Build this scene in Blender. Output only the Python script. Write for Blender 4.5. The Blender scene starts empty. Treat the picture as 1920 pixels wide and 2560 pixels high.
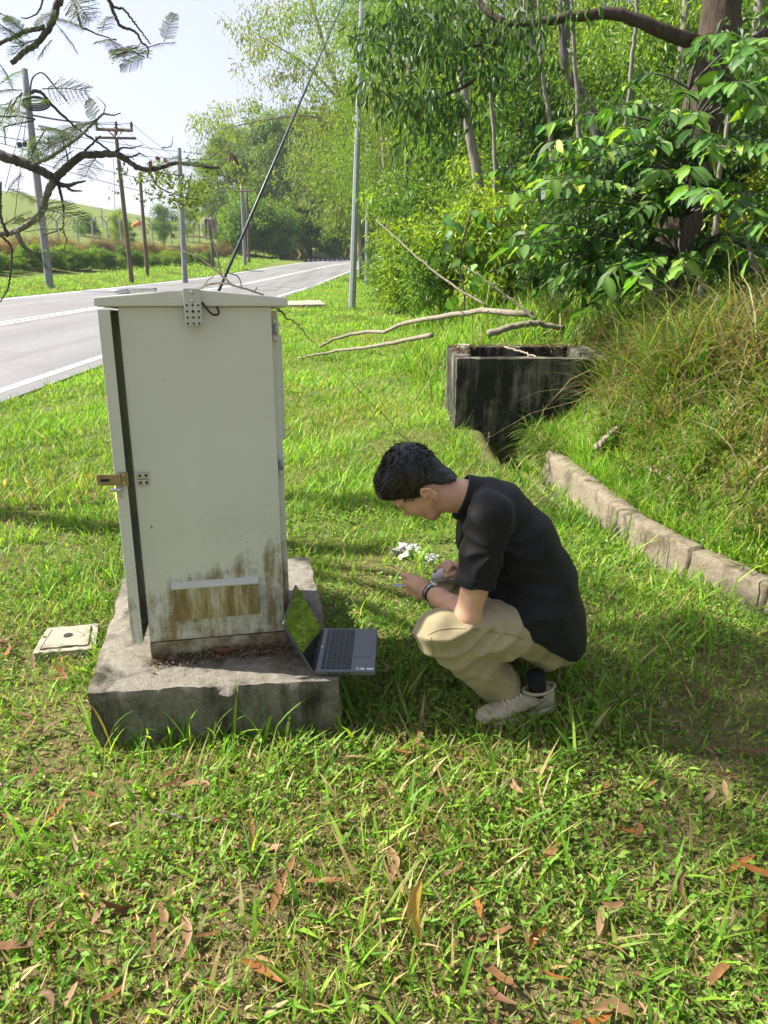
import bpy, math, random
import numpy as np
from mathutils import Vector, Matrix

# ------------------------------------------------------------------ camera, sky, sun, exposure
SC = bpy.context.scene
COL = SC.collection
CAM_H, PITCH, FPX = 1.5, math.radians(19.5), 1775.0
cam_d = bpy.data.cameras.new("camera")
cam = bpy.data.objects.new("camera", cam_d)
COL.objects.link(cam)
cam.location = (0, 0, CAM_H)
cam.rotation_euler = (math.pi / 2 - PITCH, 0, 0)
cam_d.sensor_fit = 'VERTICAL'
cam_d.sensor_height = 36.0
cam_d.sensor_width = 27.0
cam_d.lens = FPX / 2560 * 36.0
cam_d.clip_start = 0.05
cam_d.clip_end = 3000
SC.camera = cam

SUN_EL = math.radians(45)
SUN_DIR = Vector((-math.cos(math.radians(12)) * math.cos(SUN_EL), math.sin(math.radians(12)) * math.cos(SUN_EL), math.sin(SUN_EL)))
world = bpy.data.worlds.new("World")
SC.world = world
world.use_nodes = True
wn, wl = world.node_tree.nodes, world.node_tree.links
wn.clear()
sky = wn.new("ShaderNodeTexSky")
sky.sky_type = 'NISHITA'
sky.sun_disc = False
sky.sun_elevation = SUN_EL
sky.sun_rotation = math.atan2(SUN_DIR.x, SUN_DIR.y)
sky.air_density = 1.0
sky.dust_density = 3.0
sky.ozone_density = 1.5
veil = wn.new("ShaderNodeMixRGB")          # thin even high cloud over the whole sky
veil.inputs[0].default_value = 0.55
veil.inputs[2].default_value = (5.7, 5.7, 7.2, 1)
bg = wn.new("ShaderNodeBackground")
bg.inputs[1].default_value = 0.077
wo = wn.new("ShaderNodeOutputWorld")
wl.new(sky.outputs[0], veil.inputs[1])
wl.new(veil.outputs[0], bg.inputs[0])
wl.new(bg.outputs[0], wo.inputs[0])

sun_d = bpy.data.lights.new("sun", 'SUN')
sun_d.energy = 5.0
sun_d.angle = math.radians(0.55)
sun_d.color = (1.0, 0.94, 0.84)
sun = bpy.data.objects.new("sun", sun_d)
COL.objects.link(sun)
sun.location = (-20, 10, 30)
sun.rotation_euler = (-SUN_DIR).to_track_quat('-Z', 'Y').to_euler()

SC.view_settings.view_transform = 'Standard'
SC.view_settings.look = 'None'
SC.view_settings.gamma = 1.0
SC.view_settings.exposure = 1.33
SC.render.engine = 'CYCLES'
SC.cycles.max_bounces = 7
SC.cycles.diffuse_bounces = 4
SC.cycles.glossy_bounces = 3
SC.cycles.transmission_bounces = 4
SC.cycles.transparent_max_bounces = 4
SC.cycles.caustics_reflective = False
SC.cycles.caustics_refractive = False

rng = np.random.default_rng(7)
random.seed(7)

# ------------------------------------------------------------------ pixel -> place helpers (1920 x 2560 photo pixels)
_F = np.array([0, math.cos(PITCH), -math.sin(PITCH)])
_U = np.array([0, math.sin(PITCH), math.cos(PITCH)])
_C = np.array([0, 0, CAM_H])
def ray(u, v):
    return np.array([(u - 960) / FPX, 0, 0]) + _F + (1280 - v) / FPX * _U
def at(u, v, Y):
    d = ray(u, v)
    return _C + d * Y / d[1]
def gnd(u, v, z=0.0):
    d = ray(u, v)
    return _C + d * (z - CAM_H) / d[2]

def smooth(a, b, x):
    t = np.clip((np.asarray(x, float) - a) / (b - a), 0, 1)
    return t * t * (3 - 2 * t)

# ------------------------------------------------------------------ objects and tags
def tag(o, label=None, cat=None, group=None, kind=None):
    if label: o["label"] = label
    if cat: o["category"] = cat
    if group: o["group"] = group
    if kind: o["kind"] = kind
    return o
def empty(name, loc=(0, 0, 0), rot=(0, 0, 0)):
    o = bpy.data.objects.new(name, None)
    o.location = loc
    o.rotation_euler = rot
    o.empty_display_size = 0.1
    COL.objects.link(o)
    return o
def obj(name, me, mat=None, parent=None, loc=None):
    o = bpy.data.objects.new(name, me)
    COL.objects.link(o)
    if mat and not me.materials:
        me.materials.append(mat)
    if parent is not None:
        o.parent = parent
    if loc is not None:
        o.location = loc
    return o

def mesh_np(name, V, quads=None, tris=None, col=None, smooth_shade=False):
    me = bpy.data.meshes.new(name)
    V = np.asarray(V, np.float32).reshape(-1, 3)
    parts, tot = [], []
    if quads is not None and len(quads):
        q = np.asarray(quads, np.int32).reshape(-1, 4); parts.append(q.ravel()); tot.append(np.full(len(q), 4, np.int32))
    if tris is not None and len(tris):
        t = np.asarray(tris, np.int32).reshape(-1, 3); parts.append(t.ravel()); tot.append(np.full(len(t), 3, np.int32))
    if not parts: return me
    loops = np.concatenate(parts); totals = np.concatenate(tot)
    starts = np.concatenate([[0], np.cumsum(totals)[:-1]]).astype(np.int32)
    me.vertices.add(len(V)); me.vertices.foreach_set("co", V.ravel())
    me.loops.add(len(loops)); me.loops.foreach_set("vertex_index", loops)
    me.polygons.add(len(totals)); me.polygons.foreach_set("loop_start", starts)
    me.polygons.foreach_set("loop_total", totals)
    if col is not None:
        a = me.attributes.new("col", 'FLOAT_COLOR', 'POINT')
        c = np.ones((len(V), 4), np.float32); c[:, :3] = col
        a.data.foreach_set("color", c.ravel())
    me.update(calc_edges=True)
    me.polygons.foreach_set("use_smooth", np.full(len(totals), smooth_shade))
    me.validate()
    return me

class MB:
    """collects shapes for one mesh"""
    def __init__(s): s.v, s.f = [], []
    def add(s, V, Fc):
        b = len(s.v)
        s.v.extend([tuple(map(float, p)) for p in V]); s.f.extend([tuple(i + b for i in f) for f in Fc]); return s
    def box(s, c, d, R=None, taper=None):
        x, y, z = d[0] / 2, d[1] / 2, d[2] / 2
        P = np.array([(-x,-y,-z),(x,-y,-z),(x,y,-z),(-x,y,-z),(-x,-y,z),(x,-y,z),(x,y,z),(-x,y,z)])
        if taper: P[4:, :2] *= taper
        if R is not None: P = P @ np.asarray(R).T
        P = P + np.asarray(c)
        return s.add(P, [(0,3,2,1),(4,5,6,7),(0,1,5,4),(1,2,6,5),(2,3,7,6),(3,0,4,7)])
    def hexa(s, P):
        return s.add(P, [(0,3,2,1),(4,5,6,7),(0,1,5,4),(1,2,6,5),(2,3,7,6),(3,0,4,7)])
    def tube(s, pts, rad, n=8, cap=True, sq=1.0, wob=0.0):
        pts = np.asarray(pts, float)
        if np.isscalar(rad): rad = [rad] * len(pts)
        if len(rad) != len(pts): rad = np.interp(np.linspace(0, 1, len(pts)), np.linspace(0, 1, len(rad)), rad)
        T = np.gradient(pts, axis=0); T /= np.linalg.norm(T, axis=1)[:, None] + 1e-9
        up = np.array([0, 0, 1.0]) if abs(T[0][2]) < 0.9 else np.array([1.0, 0, 0])
        V = []
        A = np.cross(up, T[0]); A /= np.linalg.norm(A)
        for i, p in enumerate(pts):
            A = A - T[i] * (A @ T[i]); A /= np.linalg.norm(A) + 1e-9
            B = np.cross(T[i], A)
            for k in range(n):
                a = 2 * math.pi * k / n
                r = rad[i] * (1 + wob * (random.random() - .5))
                V.append(p + A * math.cos(a) * r + B * math.sin(a) * r * sq)
        Fc = []
        for i in range(len(pts) - 1):
            for k in range(n):
                a, b = i * n + k, i * n + (k + 1) % n
                Fc.append((a, b, b + n, a + n))
        if cap:
            Fc.append(tuple(range(n))[::-1]); m = (len(pts) - 1) * n; Fc.append(tuple(range(m, m + n)))
        return s.add(V, Fc)
    def lathe(s, prof, n=12, c=(0, 0, 0), R=None):
        V = [];
        for r, z in prof:
            for k in range(n):
                a = 2 * math.pi * k / n; V.append((r * math.cos(a), r * math.sin(a), z))
        V = np.array(V)
        if R is not None: V = V @ np.asarray(R).T
        V = V + np.asarray(c)
        Fc = []
        for i in range(len(prof) - 1):
            for k in range(n):
                a, b = i * n + k, i * n + (k + 1) % n; Fc.append((a, b, b + n, a + n))
        Fc.append(tuple(range(n))[::-1]); m = (len(prof) - 1) * n; Fc.append(tuple(range(m, m + n)))
        return s.add(V, Fc)
    def mesh(s, name, sm=False):
        me = bpy.data.meshes.new(name); me.from_pydata(s.v, [], s.f); me.update()
        if sm:
            for p in me.polygons: p.use_smooth = True
        return me
    def build(s, name, mat, parent=None, sm=False, bevel=0, seg=2):
        o = obj(name, s.mesh(name, sm), mat, parent)
        if bevel:
            m = o.modifiers.new("bevel", 'BEVEL'); m.width = bevel; m.segments = seg; m.limit_method = 'ANGLE'; m.angle_limit = math.radians(40)
        return o

def curve(pts, n=24, jit=0.0):
    """smooth Catmull-Rom through pts"""
    P = np.asarray(pts, float); P = np.vstack([2 * P[0] - P[1], P, 2 * P[-1] - P[-2]])
    out = []; seg = len(P) - 3; per = max(2, n // seg)
    for i in range(seg):
        p0, p1, p2, p3 = P[i:i + 4]
        for t in np.linspace(0, 1, per, endpoint=False):
            out.append(.5 * ((2 * p1) + (-p0 + p2) * t + (2 * p0 - 5 * p1 + 4 * p2 - p3) * t * t + (-p0 + 3 * p1 - 3 * p2 + p3) * t ** 3))
    out.append(P[-2]); out = np.array(out)
    if jit: out[1:-1] += rng.normal(0, jit, (len(out) - 2, out.shape[1]))
    return out
def copy_tree(o, parent=None):
    c = o.copy(); COL.objects.link(c)
    if parent is not None: c.parent = parent
    for ch in list(o.children):
        copy_tree(ch, c)
    return c

# ------------------------------------------------------------------ materials
class NT:
    def __init__(s, name):
        s.m = bpy.data.materials.new(name); s.m.use_nodes = True
        s.n, s.l = s.m.node_tree.nodes, s.m.node_tree.links
        s.b = s.n["Principled BSDF"]; s.out = s.n["Material Output"]
    def node(s, t, **kw):
        n = s.n.new(t)
        for k, v in kw.items(): setattr(n, k, v)
        return n
    def coord(s, scale=(1, 1, 1), kind='Object'):
        tc = s.node("ShaderNodeTexCoord"); mp = s.node("ShaderNodeMapping")
        mp.inputs['Scale'].default_value = scale
        s.l.new(tc.outputs[kind], mp.inputs[0]); return mp.outputs[0]
    def noise(s, scale, detail=4, rough=.6, vec=None, dist=0):
        n = s.node("ShaderNodeTexNoise"); n.inputs['Scale'].default_value = scale
        n.inputs['Detail'].default_value = detail; n.inputs['Roughness'].default_value = rough
        n.inputs['Distortion'].default_value = dist
        s.l.new(vec if vec is not None else s.coord(), n.inputs['Vector']); return n.outputs['Fac']
    def ramp(s, fac, stops):
        r = s.node("ShaderNodeValToRGB"); e = r.color_ramp.elements
        while len(e) < len(stops): e.new(.5)
        for i, (p, c) in enumerate(stops):
            e[i].position = p; e[i].color = (c if len(c) == 4 else (*c, 1)) if not np.isscalar(c) else (c, c, c, 1)
        s.l.new(fac, r.inputs[0]); return r.outputs[0]
    def mix(s, fac, a, b, mode='MIX'):
        n = s.node("ShaderNodeMixRGB", blend_type=mode)
        for i, x in ((0, fac), (1, a), (2, b)):
            if hasattr(x, 'links'): s.l.new(x, n.inputs[i])
            else: n.inputs[i].default_value = x if i == 0 else (*x, 1)
        return n.outputs[0]
    def math(s, op, a, b=0.0):
        n = s.node("ShaderNodeMath", operation=op)
        for i, x in ((0, a), (1, b)):
            if hasattr(x, 'links'): s.l.new(x, n.inputs[i])
            else: n.inputs[i].default_value = x
        return n.outputs[0]
    def base(s, c):
        if hasattr(c, 'links'): s.l.new(c, s.b.inputs['Base Color'])
        else: s.b.inputs['Base Color'].default_value = (*c, 1)
        return s
    def set(s, rough=.6, metal=0, spec=.4):
        if hasattr(rough, 'links'): s.l.new(rough, s.b.inputs['Roughness'])
        else: s.b.inputs['Roughness'].default_value = rough
        s.b.inputs['Metallic'].default_value = metal; s.b.inputs['Specular IOR Level'].default_value = spec
        return s
    def bump(s, h, strength=.3, dist=.01):
        b = s.node("ShaderNodeBump"); b.inputs['Strength'].default_value = strength; b.inputs['Distance'].default_value = dist
        s.l.new(h, b.inputs['Height']); s.l.new(b.outputs[0], s.b.inputs['Normal']); return s
def simple(name, c, rough=.6, metal=0, spec=.4, var=.15, scale=20, bump=0, bscale=None, bd=.004):
    t = NT(name)
    n = t.noise(scale)
    c = np.array(c)
    t.base(t.ramp(n, [(.3, tuple(c * (1 - var))), (.7, tuple(np.minimum(c * (1 + var), 1)))])).set(rough, metal, spec)
    if bump: t.bump(t.noise(bscale or scale * 3), bump, bd)
    return t.m
def foliage(name, trans=.35, rough=.45, spec=.35, tcol=(1.2, 1.3, .45), vary=False):
    t = NT(name)
    a = t.node("ShaderNodeAttribute"); a.attribute_name = "col"
    oi = t.node("ShaderNodeObjectInfo")
    tint = t.ramp(oi.outputs['Random'], [(0.0, (.72, .8, .85)), (.5, (1.0, 1.0, 1.0)), (1.0, (1.3, 1.15, .9))])
    colr = t.mix(1.0, a.outputs['Color'], tint, 'MULTIPLY') if vary else a.outputs['Color']
    t.base(colr).set(rough, 0, spec)
    tr = t.node("ShaderNodeBsdfTranslucent")
    t.l.new(t.mix(1.0, colr, tcol, 'MULTIPLY'), tr.inputs[0])
    mx = t.node("ShaderNodeMixShader"); mx.inputs[0].default_value = trans
    t.l.new(t.b.outputs[0], mx.inputs[1]); t.l.new(tr.outputs[0], mx.inputs[2]); t.l.new(mx.outputs[0], t.out.inputs[0])
    return t.m

M = {}
M['leaf'] = foliage('leaf', .48, vary=True)
M['grass'] = foliage('grass', .46, .5, .3)
M['bigleaf'] = foliage('broad_leaf', .4, .5, .3, vary=True)
M['frond'] = foliage('frond_leaf', .45, .5, .3)
M['litter'] = foliage('dry_leaf', .18, .6, .3, (1.2, .9, .6))

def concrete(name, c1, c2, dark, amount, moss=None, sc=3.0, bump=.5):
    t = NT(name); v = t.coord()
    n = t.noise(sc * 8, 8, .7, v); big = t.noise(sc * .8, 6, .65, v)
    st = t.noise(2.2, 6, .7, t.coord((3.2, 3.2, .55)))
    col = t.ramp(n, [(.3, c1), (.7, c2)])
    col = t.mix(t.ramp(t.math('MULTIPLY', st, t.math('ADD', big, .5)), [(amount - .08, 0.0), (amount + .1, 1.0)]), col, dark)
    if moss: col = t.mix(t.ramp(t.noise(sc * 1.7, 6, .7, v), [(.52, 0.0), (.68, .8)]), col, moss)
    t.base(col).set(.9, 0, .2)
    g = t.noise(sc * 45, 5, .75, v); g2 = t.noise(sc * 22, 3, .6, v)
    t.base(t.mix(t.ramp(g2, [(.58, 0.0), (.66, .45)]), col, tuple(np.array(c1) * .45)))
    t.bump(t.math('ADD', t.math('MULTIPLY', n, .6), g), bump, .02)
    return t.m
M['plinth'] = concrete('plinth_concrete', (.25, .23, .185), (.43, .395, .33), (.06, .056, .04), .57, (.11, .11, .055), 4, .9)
M['sump'] = concrete('sump_concrete', (.14, .13, .105), (.28, .255, .21), (.022, .021, .017), .43, (.06, .065, .035), 2.5, .5)
M['drain'] = concrete('drain_concrete', (.23, .19, .135), (.4, .345, .255), (.10, .085, .055), .62, (.14, .125, .05), 6, .8)
M['lid'] = concrete('lid_concrete', (.27, .245, .19), (.42, .38, .3), (.15, .135, .095), .6, None, 6, .4)

def bark(name, c1, c2, vs=(9, 9, 1.4), bump=.9):
    t = NT(name); v = t.coord(vs)
    n = t.noise(2.2, 8, .7, v, .6)
    t.base(t.ramp(n, [(.32, c1), (.68, c2)])).set(.9, 0, .15).bump(n, bump, .03)
    return t.m
M['bark_pale'] = bark('pale_bark', (.14, .125, .1), (.34, .31, .26))
M['bark_brown'] = bark('brown_bark', (.035, .026, .02), (.14, .105, .078), (14, 14, 1.6), 1.0)
M['bark_dark'] = bark('dark_bark', (.06, .052, .05), (.18, .16, .145))
M['dead_wood'] = bark('dead_wood', (.15, .13, .1), (.36, .32, .25), (12, 12, 12), .6)

t = NT('painted_steel')                      # cabinet paint with algae and rust runs near the base
v = t.coord()
n = t.noise(3.5, 5, .6, v)
col = t.ramp(n, [(.3, (.62, .63, .54)), (.7, (.68, .69, .60))])
sep = t.node("ShaderNodeSeparateXYZ"); t.l.new(v, sep.inputs[0])
low = t.ramp(t.math('ADD', sep.outputs[2], t.math('MULTIPLY', t.math('SUBTRACT', .26, sep.outputs[0]), .35)), [(.05, 1.0), (.30, .96), (.66, 0.0)])
streak = t.noise(1.0, 6, .7, t.coord((20, 20, 3.0)))
blot = t.noise(9, 8, .75, v)
mask = t.math('MULTIPLY', low, t.math('ADD', t.math('MULTIPLY', streak, .75), t.math('MULTIPLY', blot, .6)))
grime = t.mix(t.noise(7, 4, .6, v), (.13, .12, .035), (.25, .14, .03))
col = t.mix(t.ramp(mask, [(.60, 0.0), (.75, .85)]), col, grime)
spk = t.noise(120, 3, .6, v)
col = t.mix(t.math('MULTIPLY', t.ramp(spk, [(.62, 0.0), (.68, .7)]), low), col, (.035, .035, .02))
chip = t.noise(38, 2, .5, t.coord((1, 1, .7)))
col = t.mix(t.ramp(chip, [(.765, 0.0), (.78, .8)]), col, (.06, .06, .05))
scr = t.noise(3.0, 4, .6, t.coord((1, 1, 14)), 1.5)
col = t.mix(t.ramp(scr, [(.495, 0.0), (.5, .22), (.505, 0.0)]), col, (.3, .3, .25))
t.base(col).set(t.ramp(t.noise(5, 4, .6, v), [(.3, .38), (.7, .6)]), 0, .4).bump(t.math('ADD', t.noise(2.6, 2, .5, v), t.math('MULTIPLY', t.noise(14, 3, .5, v), .25)), .16, .02)
M['paint'] = t.m
t = NT('rusted_hood'); v = t.coord()
st = t.noise(1.0, 6, .7, t.coord((24, 24, 3)))
col = t.ramp(st, [(.36, (.55, .54, .42)), (.46, (.36, .30, .14)), (.56, (.2, .16, .06)), (.68, (.25, .13, .025))])
col = t.mix(t.ramp(t.noise(90, 4, .7, v), [(.6, 0.0), (.7, .5)]), col, (.5, .47, .37))
t.base(col).set(.7, 0, .25).bump(t.noise(60, 4, .6, v), .2, .004)
M['hood'] = t.m
t = NT('dirty_skirt'); v = t.coord()
col = t.ramp(t.noise(11, 8, .75, v), [(.33, (.06, .05, .03)), (.5, (.25, .21, .12)), (.66, (.48, .47, .36))])
t.base(col).set(.75, 0, .25).bump(t.noise(50, 4, .6, v), .2, .004)
M['skirt'] = t.m
M['bracket'] = simple('white_bracket', (.56, .58, .5), .45, 0, .4, .08, 30)
M['steel'] = simple('galvanised_steel', (.36, .38, .4), .42, .55, .5, .18, 12, .1)
M['zinc'] = simple('zinc', (.55, .56, .55), .33, .9, .5, .15, 60)
M['brass'] = simple('passivated_brass', (.33, .275, .125), .38, .8, .5, .25, 40)
M['hole'] = simple('hole_dark', (.015, .015, .014), .8)
M['black'] = simple('black_rubber', (.018, .018, .019), .5, 0, .4)
M['rod'] = simple('painted_stay', (.045, .05, .06), .4, .3, .5, .3, 6)
M['wire'] = simple('line_wire', (.05, .052, .06), .6)
M['wood_pole'] = bark('creosoted_pole', (.07, .055, .042), (.2, .15, .105), (20, 20, .8), .4)
M['concrete_pole'] = simple('spun_concrete', (.22, .225, .24), .85, 0, .2, .2, 5, .2)
M['white'] = simple('white_paint', (.72, .73, .72), .6, 0, .3, .12, 6)
M['ceramic'] = simple('insulator', (.03, .025, .025), .3)
# ------------------------------------------------------------------ ground and its shape
WALL = np.array([gnd(*p, .05)[:2] for p in [(1384, 1148), (1470, 1215), (1560, 1288), (1678, 1354), (1790, 1405), (1920, 1464)]])
WALL = np.vstack([[1.30, 5.55], WALL, [2.15, 2.35], [2.6, 1.4], [3.1, .2], [3.4, -1]])
WY, WX = WALL[::-1, 1], WALL[::-1, 0]
def xd(y): return np.interp(y, WY, WX)
NEAR = np.array([(-4.27, -30), (-4.27, 36), (-3.3, 58), (-1.2, 73), (3.5, 82), (13, 90), (32, 97), (60, 100)], float)
FAR = np.array([(-12.9, -30), (-12.9, 40), (-11.3, 60), (-8.2, 77), (-3, 88), (8, 99), (30, 107), (60, 111)], float)
def near_x(y): return np.interp(y, NEAR[:4, 1], NEAR[:4, 0])
def far_x(y): return np.interp(y, FAR[:4, 1], FAR[:4, 0])
def rise(y):
    u = np.clip((np.asarray(y, float) - 35) / 40, 0, None)
    return np.where(u < 1, 1.1 * u * u, 1.1 + 1.5 * np.clip(u - 1, 0, 1.5))
def bump2(x, y):
    return .018 * np.sin(2.1 * x + .7) * np.cos(1.7 * y + 1.1) + .010 * np.sin(5.3 * x + 2.2 * y) + .008 * np.cos(4.1 * y - 3.3 * x)
SUMP = (.66, 6.53, 2.04, 7.62, .66)           # x0 y0 x1 y1 top
def height(x, y, raw=False):
    x = np.asarray(x, float); y = np.asarray(y, float)
    z = rise(y) + .034 * np.clip(-4.3 - x, 0, 8.8)
    z = z + .33 * smooth(-13.4, -15.5, x) + .9 * smooth(-17, -26, x)
    z = z + 8.0 * smooth(-24, -78, x) * smooth(45, 95, y) + 1.2 * smooth(100, 140, y)
    lawn = bump2(x, y) * smooth(-4.3, -3.2, x)
    z = z + lawn
    xb = np.where(y < 6.5, xd(y) + .10, np.interp(y, [6.5, 7.55, 7.8, 20, 35, 60, 75, 100], [2.0, 2.0, .62, .9, 1.0, 2.5, 6, 14]))
    d = x - xb
    bank = (.52 + .2 * smooth(7, 5, y)) * smooth(0, .95, d) + .11 * np.clip(d - .85, 0, 14) + .22 * smooth(7.2, 5, y) * np.clip(d - .9, 0, 2.5)
    bank = np.where((y > 5.0) & (y < 6.5), bank * 1.0, bank)
    z = z + np.where(d > 0, bank + .03, 0)
    # trench of the drain and pit of the sump
    dd = x - xd(y)
    tr = -(.25 + .11 * smooth(4.6, 5.6, y)) * smooth(-.30 - .14 * smooth(4.6, 5.6, y), -.11, dd) * (dd < .06)
    z = z + np.where((y < 6.56) & (y > -3), tr, 0)
    pit = (x > SUMP[0] + .06) & (x < SUMP[2] - .06) & (y > SUMP[1] + .02) & (y < SUMP[3] - .06)
    z = np.where(pit, -.35, z)
    if not raw:
        on = (y < 73) & (x < near_x(y) - .02) & (x > far_x(y) + .02)
        z = z - np.where(on, .07, 0) - .35 * smooth(70, 78, y) * (y < 112) * smooth(-9, -7, x)
    return z
def hz(x, y): return float(height(x, y, True))

gx = np.unique(np.concatenate([np.linspace(-250, -60, 22), np.linspace(-60, -16, 45), np.linspace(-16, -2.2, 70), np.linspace(-2.2, .55, 40), np.arange(.55, 3.3, .04), np.linspace(3.3, 8, 28), np.linspace(8, 60, 30), np.linspace(60, 250, 18)]))
gy = np.unique(np.concatenate([np.linspace(-60, -2, 16), np.arange(-2, 9, .1), np.linspace(9, 40, 70), np.linspace(40, 120, 60), np.linspace(120, 400, 26)]))
GX, GY = np.meshgrid(gx, gy)
GZ = height(GX, GY)
nxg, nyg = len(gx), len(gy)
idx = np.arange(nxg * nyg).reshape(nyg, nxg)
quads = np.stack([idx[:-1, :-1], idx[:-1, 1:], idx[1:, 1:], idx[1:, :-1]], -1).reshape(-1, 4)
t = NT('turf_ground'); v = t.coord()
n1 = t.noise(.5, 6, .65, v); n2 = t.noise(14, 8, .75, v); n3 = t.noise(60, 4, .7, v)
soil = t.ramp(n3, [(.3, (.07, .05, .028)), (.55, (.21, .16, .085)), (.75, (.36, .29, .16))])
turf = t.ramp(n2, [(.28, (.07, .12, .018)), (.5, (.13, .21, .03)), (.72, (.22, .28, .06))])
sep = t.node("ShaderNodeSeparateXYZ"); t.l.new(v, sep.inputs[0])
near = t.ramp(t.math('DIVIDE', sep.outputs[1], 40.0), [(.05, .12), (.26, .9)])
mx = t.math('MULTIPLY', near, t.ramp(t.noise(3, 6, .7, v), [(.3, .55), (.6, 1.0)]))
col = t.mix(mx, soil, turf)
col = t.mix(t.ramp(n1, [(.42, 0.0), (.62, .4)]), col, (.16, .17, .05))
t.base(col).set(.95, 0, .1).bump(t.math('ADD', n2, n3), .8, .04)
M['ground'] = t.m
ground = obj('ground', mesh_np('ground', np.stack([GX, GY, GZ], -1), quads, smooth_shade=True), M['ground'])
tag(ground, 'grassy ground of the roadside with drain trench and hill', kind='structure')

# ------------------------------------------------------------------ road with painted lines
def resample(P, n=150):
    d = np.r_[0, np.cumsum(np.linalg.norm(np.diff(P, axis=0), axis=1))]
    C = curve(P[1:], 70); C = np.vstack([np.linspace(P[0], C[0], 40, endpoint=False), C])
    s = np.r_[0, np.cumsum(np.linalg.norm(np.diff(C, axis=0), axis=1))]; q = np.linspace(0, s[-1], n)
    return np.stack([np.interp(q, s, C[:, 0]), np.interp(q, s, C[:, 1])], 1)
RN, RF = resample(NEAR), resample(FAR)
def road_pt(i, w):
    p = RN[i] * (1 - w) + RF[i] * w
    return p
def road_z(p): return height(p[..., 0], p[..., 1], True) + .0 - bump2(p[..., 0], p[..., 1]) * smooth(-4.3, -3.2, p[..., 0])
ws = np.linspace(0, 1, 9)
RP = RN[:, None] * (1 - ws[None, :, None]) + RF[:, None] * ws[None, :, None]
RZ = (rise(RP[..., 1]) + .034 * np.clip(-4.3 - RP[..., 0], 0, 8.8)) + .01
ridx = np.arange(len(RN) * 9).reshape(len(RN), 9)
rq = np.stack([ridx[:-1, :-1], ridx[1:, :-1], ridx[1:, 1:], ridx[:-1, 1:]], -1).reshape(-1, 4)[:, ::-1]
t = NT('asphalt'); v = t.coord()
n = t.noise(55, 6, .75, v); w = t.noise(.9, 5, .6, t.coord((1.6, .12, 1)))
col = t.ramp(n, [(.3, (.155, .154, .154)), (.7, (.25, .249, .248))])
col = t.mix(t.ramp(w, [(.4, 0.0), (.62, .45)]), col, (.115, .112, .11))
col = t.mix(t.ramp(t.noise(.35, 5, .7, v, 2.0), [(.55, 0.0), (.6, .25)]), col, (.12, .118, .115))
col = t.mix(t.ramp(t.noise(1.6, 2, .5, v, 3.0), [(.492, 0.0), (.5, .5), (.508, 0.0)]), col, (.08, .078, .076))
t.base(col).set(.8, 0, .35).bump(n, .4, .01)
M['asphalt'] = t.m
road = obj('road', mesh_np('road', np.dstack([RP, RZ]), rq, smooth_shade=True), M['asphalt'])
tag(road, 'grey asphalt road curving right behind the cabinet', kind='structure')
t = NT('road_paint'); v = t.coord()
t.base(t.ramp(t.noise(9, 7, .75, v), [(.33, (.42, .42, .41)), (.5, (.72, .72, .7))])).set(.6)
M['road_paint'] = t.m
def stripe(name, w0, wid, i0=0, i1=None, z=.006):
    i1 = i1 or len(RN)
    wd = wid / np.linalg.norm(RF - RN, axis=1)
    A = RN * (1 - w0)[:, None] + RF * w0[:, None] if not np.isscalar(w0) else RN * (1 - w0) + RF * w0
    w1 = (w0 if not np.isscalar(w0) else np.full(len(RN), w0)) + wd
    B = RN * (1 - w1)[:, None] + RF * w1[:, None]
    P = np.stack([A, B], 1)[i0:i1]
    Z = rise(P[..., 1]) + .034 * np.clip(-4.3 - P[..., 0], 0, 8.8) + .01 + z
    k = np.arange(len(P) * 2).reshape(-1, 2)
    q = np.stack([k[:-1, 0], k[:-1, 1], k[1:, 1], k[1:, 0]], -1)
    return obj(name, mesh_np(name, np.dstack([P, Z]), q), M['road_paint'], road)
stripe('edge_line', .031, .15)
stripe('centre_line', .485, .11)
stripe('centre_line', .515, .11)
stripe('edge_line', .955, .14)
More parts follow.
